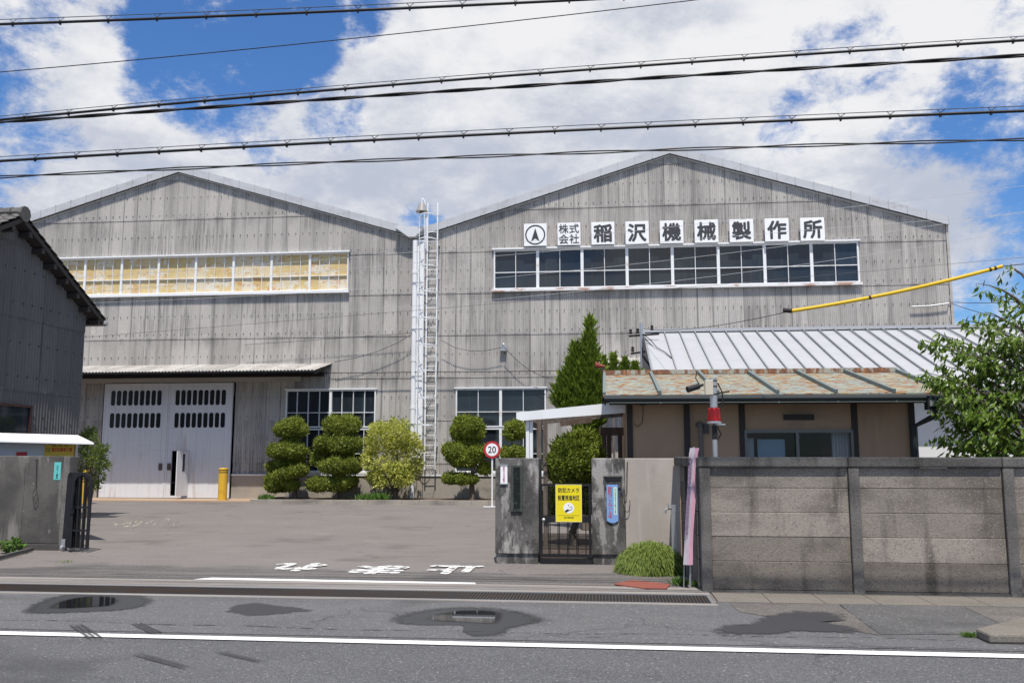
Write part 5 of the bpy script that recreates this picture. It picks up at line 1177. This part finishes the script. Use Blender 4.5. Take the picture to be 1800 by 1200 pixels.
# ------------------------------------------------------------------ vegetation
def ell_points(n, c, r, lump=.12, seed=0, flat=.6):
    g = np.random.default_rng(seed); d = unit(g.normal(size=(n, 3))); k = unit(g.normal(size=(26, 3)))
    dots = d@k.T; near = np.argmax(dots, axis=1); bump_ = np.clip((np.max(dots, axis=1)-.78)/.22, 0, 1)
    s = 1-lump*.6+lump*np.sqrt(bump_)+g.normal(0, .035, n)-np.abs(g.normal(0, .05, n))
    rr_ = np.array(r)*np.where(d[:, 2:3] < 0, np.array([1, 1, flat]), 1.)
    return np.array(c)+np.array([0, 0, -r[2]*(1-flat)*.5])+d*rr_*s[:, None], unit(.6*unit(d/np.array(r))+.4*k[near]), d
def ell_core(c, r, nu=14, nv=8, lump=.0):
    V = [];
    for j in range(nv+1):
        for i in range(nu):
            a, b = 2*math.pi*i/nu, math.pi*j/nv; V.append((c[0]+r[0]*math.sin(b)*math.cos(a), c[1]+r[1]*math.sin(b)*math.sin(a), c[2]+r[2]*math.cos(b)))
    F = [(j*nu+i, j*nu+(i+1) % nu, (j+1)*nu+(i+1) % nu, (j+1)*nu+i) for j in range(nv) for i in range(nu)]
    F = np.array(F); F = np.concatenate([F[:, [0, 1, 2]], F[:, [0, 2, 3]]]); return np.array(V), F
def tilt_about(V, c, ang):
    ca, sa = math.cos(ang), math.sin(ang); d = V-np.array(c); o = d.copy(); o[:, 0] = d[:, 0]*ca+d[:, 2]*sa; o[:, 2] = -d[:, 0]*sa+d[:, 2]*ca; return o+np.array(c)
def pad(c, r, seed, tilt=0, dens=1700, size=.085, wid=.045):
    """a clipped pad: overlapping tufts that fill an ellipsoid, flatter below"""
    g = np.random.default_rng(seed); rb = min(r[2]*.72, .24); n_b = int(max(12, 2.3*(r[0]*r[1])/(rb*rb)*max(1, r[2]/rb)**.8)); C = []
    for k in range(n_b):
        d = g.normal(size=3); d /= np.linalg.norm(d); q = g.uniform(.35, 1)**.5
        C.append(np.array(c)+d*np.maximum(np.array(r)-rb*.8, [.02, .02, r[2]*.2])*q)
    C = np.array(C); Rb = rb*g.uniform(.72, 1.12, len(C)); parts = []; cz0_ = c[2]-r[2]*.62
    for k in range(len(C)):
        n = int(4*math.pi*Rb[k]**2*dens); d = unit(g.normal(size=(n, 3))); rr_ = Rb[k]*(1+g.normal(0, .05, n)-np.abs(g.normal(0, .06, n)))
        P = C[k]+d*rr_[:, None]; keep = P[:, 2] > cz0_+g.normal(0, .04, n)-.06
        for m_ in range(len(C)):
            if m_ != k: keep &= np.linalg.norm(P-C[m_], axis=1) > Rb[m_]*.9
        P, d = P[keep], d[keep]; n = len(P)
        if not n: continue
        D = unit(d*.6+g.normal(0, .55, (n, 3))+np.array([0, 0, .3])); Nn = unit(d+g.normal(0, .5, (n, 3))+np.array([0, -.1, .2]))
        parts.append(leaf_arrays(P-D*size*.5, D, Nn, size*g.uniform(.6, 1.4, n), wid*g.uniform(.7, 1.3, n), .2))
        m_ = max(2, n//16); ii = g.integers(0, n, m_); parts.append(leaf_arrays(P[ii], unit(d[ii]+g.normal(0, .25, (m_, 3))+np.array([0, 0, .5])), Nn[ii], size*g.uniform(1.2, 2.1, m_), wid*.8, .2))
        V_, F_ = ell_core(C[k], [Rb[k]*.86]*3, 10, 6); V_[:, 2] = np.maximum(V_[:, 2], cz0_); parts.append((V_, F_))
    V, F = merge(parts)
    return (tilt_about(V, c, tilt), F) if tilt else (V, F)
def topiary(name, label, px, basepx, Y, pads, mat, seed, group=None, trunk=.09, size=.085, dens=1700):
    b = at(px, basepx, Y); t = thing(name, label, 'tree', (b.x, Y, .08), group); parts = []
    for k, (x0, x1, y0, y1, dp_, tl_) in enumerate(pads):
        yc = Y+dp_; c = at((x0+x1)/2, (y0+y1)/2, yc); rx = (at(x1, 700, yc).x-at(x0, 700, yc).x)/2; rz_ = (at(900, y0, yc).z-at(900, y1, yc).z)/2
        parts.append(pad(c, (rx*1.0, rx*.85, rz_*1.05), seed+k*7, math.radians(tl_), dens, size))
    V, F = merge(parts); mesh_np('foliage', V, F, mat, t)
    q = MB(); ztop_ = at(px, pads[0][3], Y).z; g = random.Random(seed); P = [(b.x, Y, .0)]
    for k in range(1, 6): P.append((b.x+g.uniform(-.06, .06), Y+g.uniform(-.05, .05), ztop_*k/5))
    q.tube(P, [trunk*(1.15-.14*k) for k in range(6)], 8)
    for x0, x1, y0, y1, dp_, tl_ in pads[1:]:
        for s_ in (.25, .75):
            c = at(x0+(x1-x0)*s_, (y0+y1)/2, Y+dp_); q.tube([(b.x, Y, c.z-.2), ((b.x+c.x)/2, Y+dp_/2, c.z-.08), (c.x, Y+dp_, c.z)], [.04, .03, .02], 6)
    q.build('trunk', m_bark, t); return t
TG = 'clipped trees along the factory front'; TY = 31.4
topiary('cloud_pruned_tree', 'cloud-pruned tree with spiral tiers, leftmost in the planting bed', 518, 884, TY, [(484, 545, 735, 772, 0, 0), (471, 546, 778, 806, -.1, 0), (466, 536, 803, 824, .1, -16), (469, 545, 822, 843, -.15, -14), (463, 529, 838, 866, -.1, -4), (492, 530, 762, 800, .1, 0)], m_top, 11, TG)
topiary('cloud_pruned_tree', 'wide cloud-pruned tree with domed top beside the yellow-green bush', 600, 884, TY, [(565, 637, 730, 768, 0, 0), (554, 640, 764, 796, -.1, 4), (549, 582, 782, 822, .1, 0), (550, 642, 802, 834, -.15, 0), (541, 632, 836, 863, -.1, -3), (575, 625, 755, 815, .2, 0)], m_top, 31, TG)
topiary('cloud_pruned_tree', 'rounded clipped tree right of the white ladder', 829, 886, TY, [(789, 854, 729, 777, 0, 0), (777, 850, 770, 826, -.1, 0), (838, 872, 779, 799, -.1, -8), (840, 864, 812, 834, .1, -20), (774, 840, 832, 851, -.1, 3), (800, 840, 760, 790, .1, 0)], m_top2, 53, TG)
topiary('cloud_pruned_tree', 'ball-clipped tree partly behind the blackened gate pier', 903, 880, 30.8, [(884, 926, 740, 777, 0, 0), (876, 930, 785, 809, -.1, 0), (872, 912, 812, 836, .1, 0)], m_top2, 71, TG)
# lime bush
def loose_bush(name, label, cx, Y, z0, clusters, mat, seed, n, size, wid, stems=5, cat='bush', droop=0., spread=1.):
    g = np.random.default_rng(seed); b = Vector((cx, Y, 0)); t = thing(name, label, cat, (cx, Y, z0)); Ps = []
    tot = sum(c[3] for c in clusters)
    for (c, r, sd, w) in clusters:
        k = int(n*w/tot); d = unit(g.normal(size=(k, 3))); rad = g.uniform(.25, 1, k)**.5
        Ps.append(np.array(c)+d*np.array(r)*rad[:, None])
    P = np.concatenate(Ps); k = len(P); ctr = np.array([cx, Y, z0+.6*(P[:, 2].max()-z0)])
    D = unit(unit(P-ctr)+g.normal(0, .7, (k, 3))+np.array([0, 0, .25-droop])); N = unit(g.normal(size=(k, 3))+np.array([0, -.3, .9]))
    V, F = leaf_arrays(P, D, N, size*g.uniform(.6, 1.3, k), wid*g.uniform(.7, 1.2, k), .18); mesh_np('foliage', V, F, mat, t)
    q = MB(); rr = random.Random(seed)
    for i in range(stems):
        c = clusters[i % len(clusters)][0]; m1 = Vector((cx+(c[0]-cx)*.3+rr.uniform(-.08, .08), Y+rr.uniform(-.1, .1), z0+(c[2]-z0)*.45))
        q.tube([(cx+rr.uniform(-.1, .1), Y+rr.uniform(-.08, .08), z0-.03), m1, c], [.035, .026, .01], 6)
    q.build('stems', m_bark, t); return t
cl = []
rr = random.Random(5)
for i in range(80):
    x, y = rr.uniform(648, 732), rr.uniform(748, 856); 
    if ((x-690)/50)**2+((y-795)/60)**2 > 1: continue
    Yc = TY+.1+rr.uniform(-.7, .5); c = at(x, y, Yc); cl.append((c, (.33, .3, .26), 0, 1))
for x, y in ((668, 752), (690, 746), (705, 752), (722, 770), (652, 775), (735, 790), (648, 800), (660, 835), (730, 815), (712, 838)): cl.append((at(x, y, TY), (.27, .3, .24), 0, .8))
bx = at(694, 880, TY).x
loose_bush('lime_bush', 'yellow-green loose bush beside the white drainpipe', bx, TY, .09, cl, m_lime, 5, 9500, .12, .062, 12)
# small strappy plants in the bed
def tuft(name, label, px, py, Y, n, h, spread, mat, seed, group=None):
    g = np.random.default_rng(seed); b = at(px, py, Y); z0 = .08 if Y > 29 else 0.
    a = g.uniform(0, 2*math.pi, n); P = np.stack([b.x+g.normal(0, spread*.35, n), Y+g.normal(0, spread*.3, n), np.full(n, z0)], 1)
    D = np.stack([np.cos(a)*.7, np.sin(a)*.7, g.uniform(.5, 1.3, n)], 1); N = unit(g.normal(size=(n, 3)))
    V, F = leaf_arrays(P, D, N, h*g.uniform(.6, 1.2, n), h*.14, .2)
    return mesh_np(name, V, F, mat, None, label=label, cat='plant', group=group)
PG = 'small strappy plants in the planting bed'
tuft('strappy_plant', 'strappy green plant at the foot of the yellow-green bush', 647, 882, 30.6, 160, .36, .55, m_weed, 3, PG)
tuft('strappy_plant', 'strappy green plant left of the white drainpipe foot', 671, 884, 30.5, 120, .36, .35, m_weed, 4, PG)
tuft('strappy_plant', 'small green weed clump left of the spiral-tiered tree', 466, 880, 30.5, 120, .3, .35, m_weed, 6, PG)
# conifer behind the porch
g = np.random.default_rng(12); cY = 20.5
b = at(1030, 850, cY); t = thing('conifer', 'pointed bright green conifer rising behind the porch', 'tree', (b.x, cY, 0)); Ps, Ds = [], []
def spire(x, ytop, ybot, wpx, n, Y):
    s = g.uniform(0, 1, n)**.75; yv = ytop+(ybot-ytop)*s; prof = np.minimum(1, s*1.35+.04)*np.where(s > .8, 1-(s-.8)*1.4, 1)
    a = g.uniform(0, 2*math.pi, n); rad = g.uniform(.55, 1., n)*(1+.18*np.sin(a*3+s*14))
    c = np.array([at(x, q, Y) for q in yv]); k = .60*wpx*Y/1550*prof*rad
    P = c+np.stack([np.cos(a)*k, np.sin(a)*k, np.zeros(n)], 1); P += np.stack([np.cos(a), np.sin(a), np.full(n, .6)], 1)*(np.maximum(0, np.sin(a*4+s*31))*np.maximum(0, np.sin(s*43+a))*.15*np.minimum(1, s*2))[:, None]; D = np.stack([np.cos(a)*.6, np.sin(a)*.6, np.full(n, .9)], 1)+g.normal(0, .25, (n, 3)); return P, D
for (x, yt, yb, w, n) in ((1038, 562, 690, 9, 1500), (1030, 596, 700, 11, 1500), (1012, 606, 700, 9, 1200), (1003, 632, 705, 9, 1000), (1046, 622, 705, 9, 1100), (990, 660, 715, 8, 800), (983, 682, 716, 6, 500), (1056, 650, 722, 9, 900),
                          (1021, 640, 730, 17, 2400), (1038, 655, 742, 19, 2400), (1004, 672, 735, 14, 1500), (1050, 685, 750, 14, 1400), (1000, 694, 742, 16, 1300), (1030, 715, 800, 34, 2200)):
    p_, d_ = spire(x, yt, yb, w, n, cY); Ps.append(p_); Ds.append(d_)
P = np.concatenate(Ps); D = np.concatenate(Ds); V, F = leaf_arrays(P, D, unit(g.normal(size=P.shape)), g.uniform(.09, .30, len(P)), .05, .15)
mesh_np('foliage', V, F, m_conifer, t); q = MB(); q.tube([(b.x, cY, 0), (b.x, cY, 2), (b.x+.1, cY, 4.3)], [.12, .09, .02], 8); q.build('trunk', m_bark, t)
GG = 'young conifers behind the house roof'
for i, (x, yt) in enumerate(((1062, 628), (1078, 622), (1098, 630), (1116, 638))):
    Y = 24; b = at(x, 700, Y); t = thing('small_conifer', ('thin young conifer beside the red horn', 'tallest young conifer under the small corrugated canopy', 'third young conifer right of the red horn', 'short young conifer left of the silver roof')[i], 'tree', (b.x, Y, 0), GG)
    p_, d_ = spire(x, yt, 680, 7.5, 700, Y); V, F = leaf_arrays(p_, d_, unit(g.normal(size=p_.shape)), g.uniform(.09, .2, len(p_)), .05, .15); mesh_np('foliage', V, F, m_conifer, t)
    q = MB(); q.tube([(b.x, Y, 0), (b.x, Y, 3.2)], [.06, .02], 6); q.build('trunk', m_bark, t)
# clipped round shrub behind the small gate
topiary('round_shrub', 'large rounded clipped shrub behind the small black gate', 1010, 960, 17.0, [(960, 1064, 758, 866, 0, 0), (985, 1062, 768, 840, -.3, 0), (962, 1010, 790, 850, -.25, 0), (985, 1060, 838, 905, .15, 0), (955, 1000, 850, 915, .2, 0)], m_top2, 91, None, .07, .075, 2300)
# grass mound in the corner
def blades(name, c, r, h, n, mat, seed, length, label, cat):
    g = np.random.default_rng(seed); d = unit(g.normal(size=(n, 3))); d[:, 2] = np.abs(d[:, 2]); s = g.uniform(.86, 1.03, n)[:, None]
    P = np.array(c)+d*np.array([r[0], r[1], h])*s
    out = d*np.array([1, 1, .15])+g.normal(0, .25, (n, 3))+np.array([.12, -.25, 0]); out = unit(out)
    L = length*g.uniform(.6, 1.3, n)[:, None]; p1 = P+out*L*.5+np.array([0, 0, 1.])*L*.10; p2 = P+out*L*.85-np.array([0, 0, 1.])*L*.35
    sd = unit(np.cross(out, g.normal(size=(n, 3))))*.0045
    V = np.stack([P+sd, P-sd, p1-sd, p1+sd, p2], 1).reshape(-1, 3); b = np.arange(n)[:, None]*5
    F = np.concatenate([b+np.array([[0, 1, 2]]), b+np.array([[0, 2, 3]]), b+np.array([[3, 2, 4]])])
    V2, F2 = ell_core(c, (r[0]*.9, r[1]*.9, h*.92)); V2[:, 2] = np.maximum(V2[:, 2], c[2]-.0)
    V, F = merge([(V, F), (V2, F2)]); return mesh_np(name, V, F, mat, None, label=label, cat=cat)
c = gp(1146, 1010); mz = at(1146, 958, c.y+.2).z
blades('ornamental_grass', (c.x, c.y+.35, 0), (.42, .42, 0), mz-.03, 9500, m_grass, 8, .16, 'low mound of fine bright ornamental grass at the wall corner', 'plant')
tuft('weed', 'leafy weed beside the banner pole foot', 1196, 1028, gp(1196, 1030).y+.1, 130, .13, .14, m_weed, 21)
tuft('weed', 'leafy weed between the banner pole and the fence post', 1226, 1030, gp(1226, 1034).y+.12, 80, .11, .1, m_weed, 22)
tuft('weed', 'small moss-green weed at left end of the kerb stone', 1703, 1118, gp(1703, 1119).y, 160, .06, .08, m_weed, 23)
tuft('weed', 'dry yellowish grass tuft on the entrance asphalt', 118, 986, gp(118, 988).y, 40, .06, .16, m_grass, 24)
# ivy clump at the left wall foot
cl = [(gp(x, y)+Vector((0, .1, .12)), (.22, .15, .12), 0, 1) for x, y in ((-60, 962), (-30, 962), (0, 962), (20, 960), (36, 964), (12, 972))]+[(gp(20, 965)+Vector((0, .15, .2)), (.12, .1, .1), 0, .5)]
loose_bush('ivy_clump', 'green leafy weed clump at foot of the blackened left wall', gp(10, 966).x, gp(10, 966).y+.1, 0, cl, m_weed, 44, 1100, .085, .07, 5, 'plant')
q = MB(); A, B = gp(-80, 1005), gp(58, 968); q.prism([(A.x, A.y-.12, 0), (B.x, B.y-.1, 0), (B.x, B.y+.03, 0), (A.x, A.y+.05, 0)], (0, 0, .07)); struct(q, 'kerb', m_post, bevel=.01)
# nandina behind the left gate
cl = []; rr = random.Random(9)
for x, y, r in ((150, 790, .3), (160, 775, .25), (165, 800, .35), (155, 815, .35), (172, 812, .3), (148, 830, .3), (170, 835, .25), (182, 818, .2), (160, 760, .18), (145, 770, .18), (178, 790, .2), (165, 850, .2)): cl.append((at(x, y, 23+rr.uniform(-.3, .3)), (r, r, r*.75), 0, r))
loose_bush('nandina_bush', 'feathery green shrub behind the folded black gate', at(158, 860, 23).x, 23, 0, cl, m_nandina, 61, 2300, .12, .035, 7, 'bush', .15)
# broad-leaved tree at the right
TYr = 13.6; t = thing('broadleaf_tree', 'leafy green tree at right edge leaning over the concrete fence', 'tree', (at(1770, 900, TYr).x, TYr, 0))
root_ = Vector((at(1785, 900, TYr).x, TYr, 0)); g = random.Random(3); q = MB(); LP, LD = [], []
q.tube([root_, at(1806, 800, TYr), at(1810, 700, TYr), at(1806, 590, TYr), at(1812, 480, TYr), at(1806, 400, TYr)], [.10, .085, .07, .05, .03, .01], 8)
tips = [(1772, 470, 0), (1716, 498, -.2), (1752, 520, .2), (1692, 562, -.3), (1730, 548, .3), (1780, 540, -.3), (1622, 598, -.2), (1655, 588, .2), (1615, 650, -.4), (1652, 640, .2), (1690, 620, -.4), (1735, 600, .3), (1790, 590, -.5), (1640, 672, .3), (1676, 690, -.5), (1655, 720, .2), (1700, 720, -.6), (1740, 690, .1), (1652, 768, .0), (1664, 798, .2), (1690, 770, -.4), (1725, 760, -.6), (1760, 730, -.5), (1795, 660, -.4), (1800, 780, -.5), (1705, 800, -.2), (1745, 805, -.4), (1840, 560, 0), (1850, 640, .3), (1850, 720, -.2), (1840, 480, .2), (1815, 510, -.2), (1700, 655, 0), (1760, 640, .2), (1775, 690, -.5), (1670, 745, .4), (1715, 740, .3), (1770, 770, .2), (1680, 715, 0), (1725, 645, -.1), (1765, 600, 0), (1800, 720, .2), (1740, 780, .1), (1790, 630, .4), (1660, 700, .5), (1635, 665, 0)]
for i, (x, y, dp_) in enumerate(tips):
    e = at(x, y, TYr+dp_); L_px = max(20, 1808-x); b0 = at(1808, min(y+.38*L_px+12, 860), TYr); mid = b0.lerp(e, .5)+Vector((g.uniform(-.04, .04), dp_*.2+g.uniform(-.06, .06), .05+.04*g.random()))
    q.tube([b0, b0.lerp(mid, .5)+Vector((0, 0, .03)), mid, mid.lerp(e, .5)+Vector((0, 0, .02)), e], [.026, .02, .014, .009, .003], 5)
    k = int((95 if y > 580 else (60 if y > 520 else 26))*min(1.25, .35+L_px/150))
    for j in range(k):
        s = g.uniform(.22, 1.03)**.85; base = b0.lerp(mid, s*2) if s < .5 else mid.lerp(e, s*2-1); w_ = .05+.075*(1-s)
        LP.append(base+Vector((g.gauss(0, w_), g.gauss(0, .11), g.gauss(-.025, w_*.8)))); LD.append((g.gauss(-.3, .6), g.gauss(-.1, .5), g.gauss(-.85, .4)))
q.build('trunk', m_bark, t); LP = np.array(LP); LD = np.array(LD); gg = np.random.default_rng(2); n = len(LP)
N = unit(np.stack([gg.normal(0, .5, n), gg.normal(-.4, .5, n), np.full(n, .8)], 1)); V, F = leaf_arrays(LP, LD, N, gg.uniform(.10, .175, n), gg.uniform(.04, .068, n), -.2)
mesh_np('foliage', V, F, m_cherry, t)
